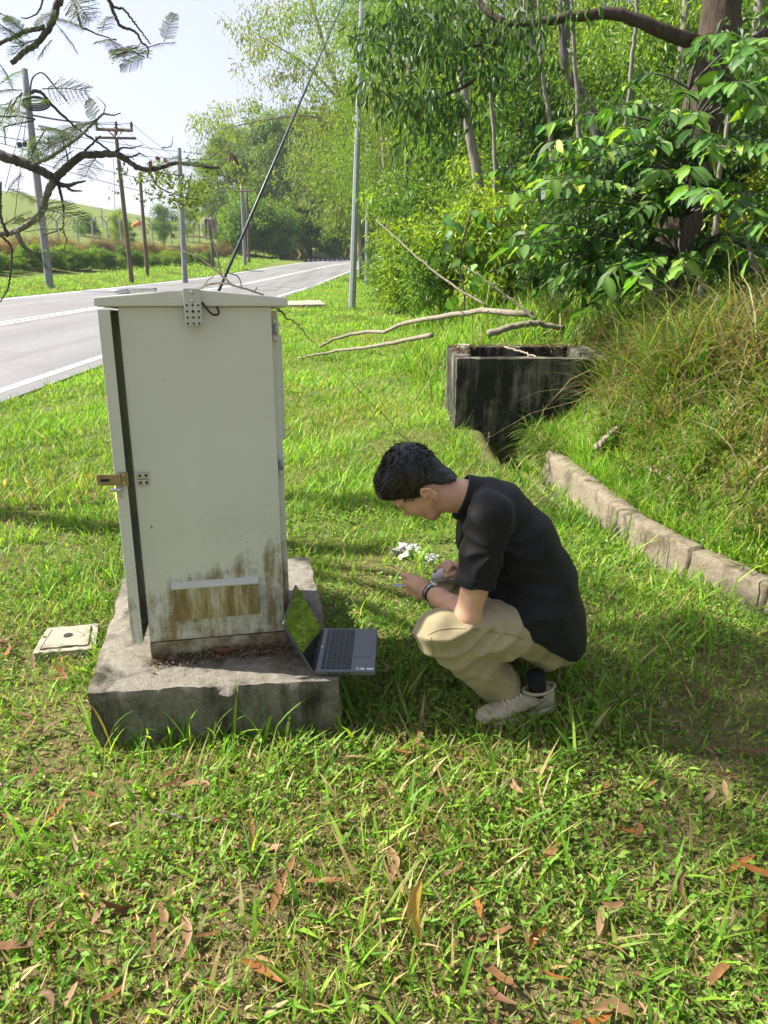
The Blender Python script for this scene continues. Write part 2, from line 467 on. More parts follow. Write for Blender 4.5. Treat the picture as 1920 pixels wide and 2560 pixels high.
# ------------------------------------------------------------------ concrete plinth of the cabinet
def rough_block(name, corners, z0, z1, mat, nsub=26, amp=.012, parent=None, chip=.02, seed=1):
    """block on a quad footprint, faces subdivided and worn, edges broken"""
    r = np.random.default_rng(seed)
    C = np.array(corners, float)
    key, V, Q = {}, [], []
    nz = max(3, int((z1 - z0) / .025))
    def vid(a, b, c):
        k = (a, b, c)
        if k not in key:
            s, tt, w = a / nsub, b / nsub, c / nz
            p = (C[0] * (1 - s) + C[1] * s) * (1 - tt) + (C[3] * (1 - s) + C[2] * s) * tt
            z = z0 + (z1 - z0) * w
            q = np.array([p[0], p[1], z])
            edge = min(s, 1 - s, tt, 1 - tt)
            n = math.sin(q[0] * 23 + seed) * math.cos(q[1] * 19) + .6 * math.sin(q[0] * 57 + q[1] * 41 + q[2] * 33) + .5 * math.sin(q[2] * 60 + q[0] * 31)
            cen = C.mean(0)
            out = np.array([q[0] - cen[0], q[1] - cen[1], 0]); out /= np.linalg.norm(out) + 1e-6
            if edge < 1e-6: q = q + out * (n * amp * .6 - (chip * (.15 + .5 * max(0, n - .5)) if c == nz else 0)) + np.array([0, 0, r.normal(0, .0015)])
            if c == nz: q[2] += n * amp * .16 - (chip * .5 * max(0, n * .6 - .35) if edge < 1.5 / nsub else 0) + r.normal(0, .001)
            key[k] = len(V); V.append(q)
        return key[k]
    for a in range(nsub):
        for b in range(nsub):
            Q.append((vid(a, b, nz), vid(a + 1, b, nz), vid(a + 1, b + 1, nz), vid(a, b + 1, nz)))
        for c in range(nz):
            Q.append((vid(a, 0, c), vid(a + 1, 0, c), vid(a + 1, 0, c + 1), vid(a, 0, c + 1)))
            Q.append((vid(a + 1, nsub, c), vid(a, nsub, c), vid(a, nsub, c + 1), vid(a + 1, nsub, c + 1)))
            Q.append((vid(0, a + 1, c), vid(0, a, c), vid(0, a, c + 1), vid(0, a + 1, c + 1)))
            Q.append((vid(nsub, a, c), vid(nsub, a + 1, c), vid(nsub, a + 1, c + 1), vid(nsub, a, c + 1)))
    me = mesh_np(name, np.array(V), Q, smooth_shade=True); me.set_sharp_from_angle(angle=math.radians(38))
    return obj(name, me, mat, parent)
PZ = .2
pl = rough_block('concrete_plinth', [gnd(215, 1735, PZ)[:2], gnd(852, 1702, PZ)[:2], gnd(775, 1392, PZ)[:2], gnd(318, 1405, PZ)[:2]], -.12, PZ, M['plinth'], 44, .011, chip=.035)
tag(pl, 'low weathered concrete plinth under the grey-green cabinet', 'plinth')

# ------------------------------------------------------------------ equipment cabinet
FL, FR = gnd(380, 1650, PZ - .004), gnd(715, 1616, PZ - .004)
TL, TR = at(297, 765, 2.245), at(675, 765, 2.325)
e1 = FR - FL; e1[2] = 0; CW = np.linalg.norm(e1); e1 /= CW
e3 = ((TL - FL) + (TR - FR)) / 2; CH = np.linalg.norm(e3); e3 /= CH
e1 = e1 - e3 * (e1 @ e3); e1 /= np.linalg.norm(e1)
e2 = np.cross(e3, e1)
cab = empty('equipment_cabinet')
Mx = Matrix(((e1[0], e2[0], e3[0], FL[0]), (e1[1], e2[1], e3[1], FL[1]), (e1[2], e2[2], e3[2], FL[2]), (0, 0, 0, 1)))
cab.matrix_world = Mx
tag(cab, 'tall grey-green steel telecom cabinet with stained base and slightly open side door', 'cabinet')
CD = .47                                     # depth
SK = .062                                    # skirt height
b = MB()                                     # body as a shell open on its left side
tk = .02
b.box((CW / 2, tk / 2, (SK + .004 + CH) / 2), (CW, tk, CH - SK - .004))
b.box((CW - tk / 2, CD / 2, (SK + .004 + CH) / 2), (tk, CD - 2 * tk - .002, CH - SK - .004))
b.box((CW / 2, CD - tk / 2, (SK + .004 + CH) / 2), (CW, tk, CH - SK - .004))
b.box((CW / 2 - tk / 2 - .001, CD / 2, SK + .02), (CW - tk - .002, CD - 2 * tk - .002, .02))
b.box((.012, tk + .012, (SK + CH) / 2), (.024, .02, CH - SK - .06))
b.build('body', M['paint'], cab, bevel=.0035)
b = MB(); b.box((CW / 2 + .001, CD / 2, SK / 2), (CW + .006, CD - .004, SK)); b.build('base_skirt', M['skirt'], cab, bevel=.003)
# roof: low gable with a turned-down rim
rl, rr, ym0, ym1 = -.066, CW + .052, -.014, CD + .03
zc, ze, zb = CH + .052, CH + .027, CH + .001
mid = CW * .49
b = MB()
prof = [(rl, zb), (rr, zb), (rr, ze), (mid + .012, zc), (mid - .012, zc), (rl, ze)]
b.add([(x, ym0, z) for x, z in prof] + [(x, ym1, z) for x, z in prof],
      [(0, 1, 2, 3, 4, 5), (11, 10, 9, 8, 7, 6)] + [(i, i + 6, (i + 1) % 6 + 6, (i + 1) % 6) for i in range(6)])
b.build('roof', M['paint'], cab, bevel=.004)
# ajar door on the left side (tray with turned edges, hinged at the back)
door = empty('door'); door.parent = cab; door.location = (-.019, CD - .01, 0); door.rotation_euler = (0, 0, math.radians(-.3))
DW, DT, Z0, Z1 = .478, .038, .075, CH - .008
b = MB()
b.box((-DT / 2 - .012, -DW / 2, (Z0 + Z1) / 2), (.008, DW, Z1 - Z0))
b.box((-DT / 2 + .0055, -DW + .003, (Z0 + Z1) / 2), (DT - .009, .006, Z1 - Z0))
b.box((-DT / 2 + .0055, -.003, (Z0 + Z1) / 2), (DT - .009, .006, Z1 - Z0))
for z in (Z0 + .003, Z1 - .003): b.box((-DT / 2 + .0055, -DW / 2, z), (DT - .01, DW - .014, .006))
b.build('panel', M['paint'], door, bevel=.0015)
b = MB(); b.box((-.008, -DW - .0035, CH * .55), (.03, .004, .045)); b.box((-.052, -DW - .006, CH * .55), (.075, .004, .036), Matrix.Rotation(math.radians(-8), 3, 'Z'))
hs = b.build('hasp', M['brass'], door, bevel=.001)
b = MB(); b.box((-.064, -DW - .0075, CH * .55), (.026, .006, .008)); b.build('slot', M['hole'], door)
b = MB()
for z in (-.013, .013): b.lathe([(.004, 0), (.004, .003), (.002, .004)], 8, (-.008, -DW - .0045, CH * .55 + z), Matrix.Rotation(math.pi / 2, 3, 'X'))
b.build('rivet', M['zinc'], door)
b = MB(); b.tube([(-.05, -DW - .01, CH * .55 - .03), (-.03, -DW - .012, CH * .55 - .034), (-.012, -DW - .01, CH * .55 - .03)], .006, 8); b.tube([(-.03, -DW - .012, CH * .55 - .034), (-.015, -DW - .012, CH * .55 - .06)], .002, 6)
b.build('lock_barrel', M['zinc'], door, sm=True)
# striker plates on the front
for dz in (.0115, -.0115):
    b = MB(); b.box((.028, -.003, CH * .545 + dz), (.036, .005, .02)); pl_ = b.build('striker_plate', M['zinc'], cab, bevel=.002)
    for sx in (-.009, .010):
        b = MB(); b.lathe([(.0045, 0), (.0045, .003), (.0015, .004)], 8, (.028 + sx, -.0055, CH * .545 + dz), Matrix.Rotation(math.pi / 2, 3, 'X')); b.build('screw', M['hole'], pl_)
# right-hand door edge with hinges
b = MB(); b.box((CW + .012, .14 + .13, (SK + .03 + CH) / 2), (.022, .40, CH - SK - .05)); b.build('side_door', M['paint'], cab, bevel=.004)
b = MB(); b.box((CW + .03, .28, CH * .77), (.02, .2, .36)); b.build('meter_box', M['paint'], cab, bevel=.003)
for hz_ in (CH - .07, CH * .56):
    b = MB(); b.box((CW + .014, .058, hz_), (.02, .022, .07)); h_ = b.build('hinge', M['paint'], cab, bevel=.003)
    b = MB(); b.lathe([(.006, -.017), (.006, .017)], 8, (CW + .013, .045, hz_)); b.build('hinge_pin', M['steel'], h_, sm=True)
# perforated bracket screwed to the roof rim
bx0, bx1, bz1 = CW * .425, CW * .54, CH + .052
b = MB(); b.box(((bx0 + bx1) / 2, ym0 - .007, bz1 - .054), (bx1 - bx0, .012, .114), Matrix.Rotation(math.radians(2), 3, 'X')); br = b.build('perforated_bracket', M['bracket'], cab, bevel=.004)
for i in range(6):
    for j in range(3):
        rr_ = .0034
        if i < 2 and j == 1: continue
        b = MB(); b.lathe([(rr_ + (.0012 if (i == 3 and j == 1) else 0), 0), (rr_, .0016)], 10, ((bx0 + bx1) / 2 + (j - 1) * .017, ym0 - .0130 + .0005 * 0 + .002 * (2.5 - i) * .3, bz1 - .012 - i * .018), Matrix.Rotation(math.pi / 2, 3, 'X')); b.build('bolt_hole', M['hole'], br)
for i in (0, 1):
    b = MB(); b.lathe([(.0062, 0), (.0062, .003), (.003, .005)], 10, ((bx0 + bx1) / 2, ym0 - .013, bz1 - .010 - i * .024), Matrix.Rotation(math.pi / 2, 3, 'X')); b.build('screw', M['zinc'], br)
b = MB(); b.tube(curve([(bx1 + .002, ym0 - .003, CH + .012), (bx1 + .03, ym0 - .012, CH - .022), (bx1 + .05, ym0 - .01, CH - .02), (bx1 + .046, ym0 + .006, CH + .002)], 14), .0035, 7); b.build('cable_loop', M['black'], cab, sm=True)
# vent hood
hx0, hx1, hz0, hz1 = .088, .375, .152, .262
b = MB()
P = [(hx0, -.034, hz0), (hx1, -.034, hz0), (hx1, -.0005, hz0), (hx0, -.0005, hz0), (hx0, -.026, hz1), (hx1, -.026, hz1), (hx1, -.0005, hz1 + .012), (hx0, -.0005, hz1 + .012)]
b.hexa(P); vh = b.build('vent_hood', M['hood'], cab, bevel=.003)
b = MB(); b.hexa([(hx0 - .001, -.0268, hz1 - .001), (hx1 + .001, -.0268, hz1 - .001), (hx1 + .001, -.0005, hz1 + .010), (hx0 - .001, -.0005, hz1 + .010), (hx0 - .001, -.0275, hz1 + .003), (hx1 + .001, -.0275, hz1 + .003), (hx1 + .001, -.0005, hz1 + .017), (hx0 - .001, -.0005, hz1 + .017)]); b.build('hood_lit_edge', M['bracket'], vh)  # pale strip colours in the light caught by the hood's top edge
# gear inside, seen through the gap
b = MB(); b.box((.2, CD / 2 - .02, .62), (.22, .3, 1.0)); b.build('equipment_rack', M['bracket'], cab, bevel=.004)

# things lying on the roof
def on_roof(x, y): return np.array(Mx @ Vector((x, y, (ze + (zc - ze) * (1 - abs(x - mid) / (mid - rl))) if x < mid else ze + (zc - ze) * (1 - (x - mid) / (rr - mid)))))
k = empty('cable_clamp', on_roof(.04, .06)); tag(k, 'small silver metal clamp lying on the cabinet roof', 'clamp')
b = MB(); b.box((.035, 0, .012), (.075, .04, .02)); b.build('block', M['zinc'], k, bevel=.003)
b = MB(); b.tube([(-.07, -.012, .012), (-.04, -.014, .011), (.0, -.01, .013)], [.004, .008, .008], 8); b.tube([(-.07, .012, .012), (-.04, .014, .011), (.0, .01, .013)], [.004, .008, .008], 8); b.build('prong', M['steel'], k, sm=True)
def pole_pts(lst, Y): return [at(u, v, Y if np.isscalar(Y) else Y[i]) for i, (u, v) in enumerate(lst)]
tw = MB()
tw.tube(curve(pole_pts([(495, 722), (520, 712), (560, 708), (590, 716), (620, 724), (660, 738)], 2.42), 22), np.linspace(.004, .003, 21), 6)
tw.tube(curve(pole_pts([(605, 720), (600, 700), (590, 688), (570, 683)], 2.44), 12), .0022, 5)
tw.tube(curve(pole_pts([(580, 712), (556, 690), (530, 668), (500, 645), (470, 632), (444, 622)], [2.42, 2.43, 2.44, 2.45, 2.46, 2.47]), 18), np.linspace(.004, .002, 16), 5)
tw.tube(curve(pole_pts([(553, 687), (545, 645), (538, 615), (520, 596), (470, 590)], 2.45), 14), .0028, 5)
tw.tube(curve(pole_pts([(505, 722), (520, 700), (534, 690), (545, 660)], 2.42), 12), .0018, 5)
tw.tube(curve(pole_pts([(620, 724), (635, 730), (642, 718)], 2.42), 8), .002, 5)
o = tw.build('fallen_twig', M['dead_wood']); tag(o, 'thin dry forked twig lying on the cabinet roof', 'twig')

# ------------------------------------------------------------------ laptop
lb = gnd(790, 1682, .215); lr = gnd(938, 1683, .215); ltl = gnd(797, 1572, .215)
lx = np.array([1.0, -.02, 0]); lx /= np.linalg.norm(lx); ly = np.array([-.02 * 0 + .02, 1.0, 0]); ly -= lx * (lx @ ly); ly /= np.linalg.norm(ly)
LW, LD = .292, .2                            # along ly (long side), along lx (depth)
lap = empty('laptop'); lap.matrix_world = Matrix(((lx[0], ly[0], 0, lb[0] - .004), (lx[1], ly[1], 0, lb[1]), (0, 0, 1, PZ + .006), (0, 0, 0, 1)))
tag(lap, 'open dark grey laptop at the plinth edge, screen leaning towards the cabinet', 'laptop')
M['lap'] = simple('laptop_grey', (.115, .125, .14), .42, .3, .5, .06, 40)
M['lapkey'] = simple('key_black', (.016, .017, .02), .45, 0, .4, .1, 60)
M['lapkeyedge'] = simple('keyboard_deck', (.12, .13, .15), .4, .3)
M['pad'] = simple('touchpad', (.095, .105, .12), .3, .3, .5, .04)
t = NT('screen_glass'); t.base((.006, .007, .008)).set(.04, 0, .9); t.bump(t.noise(3, 2, .5), .03, .01); M['screen'] = t.m
M['sticker'] = simple('pale_sticker', (.62, .66, .62), .5)
b = MB(); b.box((LD / 2, LW / 2, .008), (LD, LW, .016)); b.build('base', M['lap'], lap, bevel=.003)
b = MB(); b.box((.020 + .048, LW / 2, .0164), (.1, .268, .0012)); b.build('keyboard_deck', M['lapkeyedge'], lap)
b = MB(); b.box((.0, 0, 0), (.0148, .0150, .003)); keym = b.mesh('key')
keym.materials.append(M['lapkey'])
rows = [(.0245, 15, .0105), (.0415, 14, .0148), (.0590, 14, .0148), (.0765, 13, .0148), (.0940, 12, .0148), (.1105, 9, .0140)]
for rx, nk, kd in rows:
    tot = .262
    if nk == 9: spans = [1.1, 1, 1, 1, 5.2, 1, 1, 1.2, 1.2]
    else:
        spans = [1.0] * nk; spans[0] = 1 + (14.6 - nk) * .35; spans[-1] = 1 + (14.6 - nk) * .55
    sw = tot / sum(spans); y = .015
    for sp in spans:
        kk = obj('key', keym, None, lap, (rx, y + sp * sw / 2, .0182)); kk.scale = (kd / .0148, (sp * sw - .0022) / .015, 1); y += sp * sw
b = MB(); b.box((.154, LW / 2 - .005, .0163), (.062, .1, .0014)); b.build('touchpad', M['pad'], lap, bevel=.0005)
for yy, w_ in ((.014, .0), ):
    b = MB(); b.box((.150, .016, .0162), (.027, .011, .001)); b.build('sticker', M['sticker'], lap)
    b = MB(); b.box((.146, .0165, .0168), (.008, .006, .0005)); b.build('sticker_print', M['lapkey'], lap)
    b = MB(); b.box((.183, .016, .0162), (.023, .011, .001)); b.build('sticker', M['sticker'], lap)
b = MB(); b.lathe([(.0042, 0), (.0042, .0008)], 14, (.008, LW / 2 + .01, .0163)); b.build('logo_disc', M['zinc'], lap)
for i in range(4):
    b = MB(); b.box((.05 + i * .02, -.0002, .008), (.012, .001, .005)); b.build('port', M['hole'], lap)
scr = empty('screen'); scr.parent = lap; scr.location = (-.002, 0, .014)
scr.rotation_euler = (0, math.radians(-27), 0)
b = MB(); b.box((-.0055, LW / 2, .1), (.006, LW, .2)); b.build('lid', M['lap'], scr, bevel=.002)
b = MB(); b.box((-.0018, LW / 2, .1), (.0012, LW - .006, .194)); b.build('display', M['screen'], scr)
b = MB(); b.tube([(0, .02, 0), (0, LW - .02, 0)], .006, 10); b.build('hinge', M['lapkey'], scr, sm=True)

# ------------------------------------------------------------------ small concrete pit lid
jb = empty('pit_cover', (0, 0, 0)); tag(jb, 'square pale concrete pit cover with a round hole left of the plinth', 'pit cover')
zc_ = .018
fc = [gnd(78, 1632, zc_)[:2], gnd(238, 1618, zc_)[:2], gnd(246, 1556, zc_)[:2], gnd(118, 1568, zc_)[:2]]
rough_block('frame', fc, -.05, zc_ - .004, M['lid'], 12, .003, jb, .004, 3)
fcc = np.array(fc); cen = fcc.mean(0); inn = cen + (fcc - cen) * .74
rough_block('lid', inn, zc_ - .02, zc_ + .002, M['lid'], 12, .0015, jb, .002, 5)
gap = cen + (fcc - cen) * .79
b = MB(); b.hexa([(*p, zc_ - .03) for p in gap] + [(*p, zc_ - .0025) for p in gap]); b.build('joint', M['hole'], jb)
b = MB(); b.lathe([(.018, zc_ - .01), (.018, zc_ + .0045)], 16, (cen[0] - .005, cen[1] + .01, 0)); b.build('lifting_hole', M['hole'], jb)

# flat slab by the roadside
sl = [gnd(700, 772)[:2], gnd(815, 770)[:2], gnd(800, 758)[:2], gnd(705, 761)[:2]]
o = rough_block('concrete_slab', sl, -.05, .12, M['lid'], 14, .02, None, .05, 8); tag(o, 'low concrete slab in the grass beyond the cabinet roof', 'slab')

# ------------------------------------------------------------------ drain sump
x0, y0, x1, y1, zt = SUMP
sp = empty('drain_sump', (x0, y0, 0)); tag(sp, 'open square concrete drain sump with black stained face', 'sump')
wt = .15
def wall(name, a, c, z0=-.5):
    return rough_block(name, [(a[0] - x0, a[1] - y0), (c[0] - x0, a[1] - y0), (c[0] - x0, c[1] - y0), (a[0] - x0, c[1] - y0)], z0, zt, M['sump'], 22, .006, sp, .012, 4)
fr = MB()
wall('front_wall', (x0, y0), (x1 + .06, y0 + wt), -.12)
wall('side_wall', (x0, y0 + wt + .001), (x0 + wt, y1))
wall('side_wall', (x1 - wt, y0 + wt + .001), (x1 + .06, y1))
wall('back_wall', (x0 + wt + .001, y1 - wt), (x1 - wt - .001, y1))
b = MB(); b.box(((x1 - x0) / 2, (y1 - y0) / 2 + .1, -.42), (1.3, 1.2, .05)); b.build('floor', M['sump'], sp)
# drain wall in cast segments
dr = empty('drain_channel', (WALL[3][0], WALL[3][1], -.3)); tag(dr, 'stained concrete drain channel running from the sump towards the right edge', 'drain')
ofs = np.array(dr.location)
pts = curve(WALL, 180); cuts = [0, 45, 80, 108, 135, len(pts) - 1]
for i in range(len(cuts) - 1):
    P = pts[cuts[i]:cuts[i + 1] + 1].copy()
    T = np.gradient(P, axis=0); T /= np.linalg.norm(T, axis=1)[:, None]; N = np.stack([-T[:, 1], T[:, 0]], 1)   # N points to the bank
    N = N * np.sign(N[:, :1] + 1e-6)
    P[0] += T[0] * .006; P[-1] -= T[-1] * .006
    prof = [(-.10, -.42), (-.075, -.3), (-.05, -.18), (-.03, -.08), (-.012, .0), (-.012, .045), (.0, .055), (.05, .058), (.095, .056), (.11, .04), (.11, -.42)]
    V = []; off = (.02, 0, .012, .028, .012)[i]; zz = (0, .012, -.006, .01, 0)[i]
    for j, (p, n_) in enumerate(zip(P, N)):
        for k_, (o_, z_) in enumerate(prof):
            q_ = p[1] * 9; w_ = .004 * math.sin(q_ * .6 + k_ * .5) + .002 * math.sin(q_ * 1.55 - k_ * .9) - (.014 * max(0, math.sin(q_ * 3.1 + 1.3) * math.sin(q_ * 1.37) - .45) if 4 < k_ < 9 else 0)
            V.append((p[0] + n_[0] * (o_ + off + w_) - ofs[0], p[1] + n_[1] * (o_ + off + w_) - ofs[1], z_ + zz + .5 * w_ - ofs[2]))
    m_ = len(prof); Fq = [(j * m_ + k_, j * m_ + k_ + 1, (j + 1) * m_ + k_ + 1, (j + 1) * m_ + k_) for j in range(len(P) - 1) for k_ in range(m_ - 1)]
    bb = MB().add(V, Fq + [tuple(range(m_))[::-1], tuple(range((len(P) - 1) * m_, len(P) * m_))]); bb.build('wall_segment', M['drain'], dr, sm=True)
V = []
for p in pts: V += [(p[0] - .22 - ofs[0], p[1] - ofs[1], -.335 - ofs[2]), (p[0] - .06 - ofs[0], p[1] - ofs[1], -.34 - ofs[2])]
MB().add(V, [(2 * j, 2 * j + 1, 2 * j + 3, 2 * j + 2) for j in range(len(pts) - 1)]).build('channel_floor', M['sump'], dr)
# ------------------------------------------------------------------ poles, wires, fence, signs
def put_pole(u, v, Y): return at(u, v, Y)
def ground_at(u, Y):                          # point on the terrain in pixel column u at distance Y
    z = 0.0
    for _ in range(30):
        d = (Y * math.cos(PITCH) + (CAM_H - z) * math.sin(PITCH)); x = (u - 960) / FPX * d; z = hz(x, Y)
    return np.array([x, Y, z])
def street_pole(u_top, v_top, u_base, Y, r0, r1, label, mat, n=8, group=None, name='lamp_post'):
    B = ground_at(u_base, Y); T = at(u_top, v_top, Y)
    e = empty(name, B); tag(e, label, 'pole', group)
    b = MB(); b.tube([(0, 0, -.3), (0, 0, 0), *( (T - B)[None] * np.linspace(.1, 1, 8)[:, None])], [r0, r0] + list(np.linspace(r0 * .95, r1, 8)), n); b.build('shaft', mat, e, sm=(n > 8))
    return e, B, T
P1, B1, T1 = street_pole(60, 172, 125, 31.5, .17, .125, 'nearest thick utility pole at far left with coiled cable near its top', M['concrete_pole'], 14, name='utility_pole')
P2, B2, T2 = street_pole(288, 318, 330, 39.5, .13, .09, 'brown utility pole with two crossarms and insulators', M['wood_pole'], 12, name='utility_pole')
P3, B3, T3 = street_pole(349, 430, 369, 46, .12, .09, 'thin dark pole between the crossarm pole and the grey roadside pole', M['wood_pole'], 12, name='utility_pole')
P4, B4, T4 = street_pole(447, 370, 463, 43, .16, .12, 'plain grey roadside pole behind the cabinet roof', M['concrete_pole'], 14, name='utility_pole')
P5, B5, T5 = street_pole(604, 462, 613, 68, .17, .13, 'grey pole with crossarm before the far trees', M['concrete_pole'], 12, name='utility_pole')
P6, B6, T6 = street_pole(616, 470, 623, 72, .12, .10, 'slim brown pole right behind the far grey pole', M['wood_pole'], 10, name='utility_pole')
P7, B7, T7 = street_pole(707, 516, 711, 92, .17, .12, 'distant grey lamp post at the wood edge left of the arrow sign', M['concrete_pole'], 8)
P8, B8, T8 = street_pole(909, -150, 880, 23.7, .115, .05, 'near octagonal steel lamp post standing on the lawn', M['steel'], 8)
P9, B9, T9 = street_pole(920, 250, 916, 44, .12, .06, 'second octagonal lamp post farther along the road', M['steel'], 8)
# coil and fittings on P1
b = MB()
for k in range(5):
    a = np.linspace(0, 2 * math.pi, 22); c = at(92, 262, 31.3) - B1
    b.tube(np.stack([c[0] + .55 * np.cos(a) * (1 - .06 * k), np.full(22, c[1] - .1 - .03 * k), c[2] + .22 * np.sin(a) * (1 - .1 * k) + .03 * k], 1), .028, 6)
c = at(75, 255, 31.3) - B1
b.tube(curve([c, c + (.25, -.1, .75), c + (.7, -.15, .95), c + (1.1, -.15, .5), c + (1.5, -.15, .0)], 20), .03, 6)
b.build('cable_coil', M['black'], P1, sm=True)
# crossarms on P2
def arm(parent, B, ua, va, ub, vb, Y, th, name='crossarm', mat=None):
    A, C = at(ua, va, Y) - B, at(ub, vb, Y) - B
    b = MB(); b.tube([A, C], th, 4); return b.build(name, mat or M['wood_pole'], parent)
arm(P2, B2, 240, 323, 332, 326, 39.3, .075); arm(P2, B2, 238, 344, 340, 346, 39.3, .06)
for u, v in ((242, 318), (291, 318), (329, 319)):
    p = at(u, v, 39.3) - B2
    b = MB(); b.lathe([(.03, -.1), (.07, 0), (.05, .05), (.09, .1), (.05, .15), (.07, .2), (.03, .28)], 8, p); b.build('insulator', M['ceramic'], P2, sm=True)
arm(P2, B2, 268, 325, 287, 343, 39.35, .03, 'brace', M['steel']); arm(P2, B2, 308, 326, 292, 343, 39.35, .03, 'brace', M['steel'])
arm(P5, B5, 588, 478, 628, 478, 67.8, .07)
# stay of the near lamp post
A = np.array([*gnd(469, 900)[:2], 0.0]); A[2] = hz(A[0], A[1]) - .05
Tt = at(908, -110, 23.7)
st = empty('pole_stay', A); tag(st, 'long black stay slanting up behind the cabinet to the near lamp post', 'stay')
b = MB(); b.tube([(0, 0, 0), (Tt - A) * .55, (Tt - A) * .56, (Tt - A)], [.028, .026, .020, .018], 8); b.build('rod', M['rod'], st, sm=True)
b = MB(); b.lathe([(.12, -.1), (.12, .06), (.05, .1)], 10, (0, 0, 0)); b.build('anchor', M['concrete_pole'], st)
# wires
def wire(P, Q, sag, label, r=.012, n=14):
    s = np.linspace(0, 1, n)[:, None]; W = P * (1 - s) + Q * s; W[:, 2] -= (4 * s * (1 - s))[:, 0] * sag
    b = MB(); b.tube(W, r, 4, False); o = b.build('power_line', M['wire']); tag(o, label, 'wire', 'overhead power lines by the road')
ins = [at(u, v, 39.3) for u, v in ((242, 306), (291, 306), (329, 308))]
for i, (p, w_) in enumerate(zip(ins, ('left', 'middle', 'right'))):
    wire(p, at(-160 + 40 * i, 215 + 18 * i, 22), .25, f'thin overhead line from the {w_} insulator towards the left edge')
    wire(p, at(588 + 20 * i, 474, 67.8), .8, f'thin overhead line from the {w_} insulator to the far pole')
low = [((-20, 300), (620, 385)), ((-20, 338), (610, 395)), ((-20, 352), (604, 480)), ((-20, 372), (604, 520))]
for i, (a, c) in enumerate(low):
    wire(at(*a, 30), at(*c, 70), .4, ('highest', 'second highest', 'third', 'lowest')[i] + ' of the four low lines crossing behind the branches', .014)
for i, (a, c) in enumerate([((62, 280), (12, 470)), ((66, 290), (35, 560))]):
    wire(at(*a, 31.4), at(*c, 33), .0, ('left', 'right')[i] + ' stay wire of the nearest utility pole', .014)
for i, (u, v) in enumerate(((49, 362), (62, 360))):
    b = MB(); p = at(u, v, 31.6); b.lathe([(.06, -.1), (.1, -.06), (.1, .06), (.06, .1)], 8, (0, 0, 0)); o = b.build('stay_insulator', M['ceramic'], sm=True); o.location = p; tag(o, ('left', 'right')[i] + ' black egg insulator on the stay wires at far left', 'insulator')
wire(at(284, 395, 39.4), at(292, 690, 39.0), .0, 'thin earth wire hanging beside the crossarm pole', .012)

# boundary fence with Y-topped posts
posts = [(152, 556, 60), (200, 580, 63), (238, 582, 66), (274, 582, 69), (306, 586, 73), (360, 590, 80), (384, 592, 84), (410, 594, 88), (430, 596, 92), (452, 600, 96), (484, 602, 100), (500, 604, 105)]
b = MB(); b.tube([(0, 0, -.4), (0, 0, 2.5)], .085, 6); b.tube([(0, 0, 2.42), (-.42, 0, 2.9)], .065, 5); b.tube([(0, 0, 2.42), (.42, 0, 2.9)], .065, 5)
pm = b.mesh('fence_post'); M['fence'] = simple('weathered_post', (.34, .335, .33), .9); pm.materials.append(M['fence'])
fence = empty('boundary_fence', ground_at(152, 60)); tag(fence, 'concrete-post wire boundary fence below the grassy hill', 'fence')
fo = np.array(fence.location); tops = []
for u, v, Y in posts:
    g = ground_at(u, Y); o = obj('fence_post', pm, None, fence, g - fo); o.rotation_euler = (0, 0, rng.normal(.2, .1)); tops.append(g)
b = MB()
for a, c in zip(tops[:-1], tops[1:]):
    for h in (.3, .8, 1.3, 1.8, 2.3, 2.9):
        b.tube([a - fo + (0, 0, h), c - fo + (0, 0, h)], .012, 3, False)
    for s in np.linspace(0, 1, 9)[1:-1]:
        p = a * (1 - s) + c * s - fo; b.tube([p + (0, 0, .1), p + (0, 0, 2.3)], .008, 3, False)
w_ = b.build('wire_mesh', M['wire'], fence); w_["kind"] = "stuff"

# windsock, far lamp, arrow sign, barrier
g = ground_at(352, 120); e = empty('windsock', g); tag(e, 'small orange windsock on the hill crest', 'windsock')
topw = at(352, 556, 120) - g
b = MB(); b.tube([(0, 0, -.5), topw], .06, 6); b.build('mast', M['steel'], e)
M['orange'] = simple('orange_cloth', (.75, .16, .04), .7)
b = MB(); b.tube([topw + (0, 0, -.2), topw + (-.9, 0, -.25), topw + (-1.9, .1, -1.2)], [.42, .33, .18], 10); b.build('sock', M['orange'], e, sm=True)
g = ground_at(256, 110); tl = at(250, 522, 110) - g; e = empty('hill_lamp', g); tag(e, 'distant street lamp standing on the hill crest', 'lamp')
b = MB(); b.tube([(0, 0, -.5), (tl[0] + .2, tl[1], tl[2])], [.12, .08], 6); b.build('mast', M['steel'], e)
b = MB(); b.box(tl + (-.45, 0, .05), (1.3, .3, .14)); b.build('lamp_head', M['white'], e)
g = ground_at(748, 80); e = empty('curve_sign', g); tag(e, 'black and yellow arrow sign at the bend of the road', 'sign')
b = MB(); b.tube([(0, 0, -.3), (0, 0, .9)], .04, 6); b.build('post', M['steel'], e)
M['sign_y'] = simple('sign_yellow', (.8, .42, .02), .5); M['sign_k'] = simple('sign_black', (.02, .018, .015), .5)
zc0 = (at(748, 636, 80) - g)[2]
b = MB(); b.box((0, 0, zc0), (.8, .03, .95)); b.build('plate', M['sign_k'], e)
b = MB(); x = -.24; w = .2
b.add([(x, -.02, zc0 + .45), (x + w, -.02, zc0 + .45), (x + w + .3, -.02, zc0), (x + w, -.02, zc0 - .45), (x, -.02, zc0 - .45), (x + .3, -.02, zc0)], [(0, 5, 2, 1), (5, 4, 3, 2)]); b.build('arrow', M['sign_y'], e)
bar = empty('road_barrier', ground_at(765, 80)); tag(bar, 'low black and white striped barrier along the outside of the bend', 'barrier')
bo = np.array(bar.location)
us = np.linspace(762, 990, 39); Pb = np.array([ground_at(u, np.interp(u, [762, 990], [79.5, 92])) for u in us])
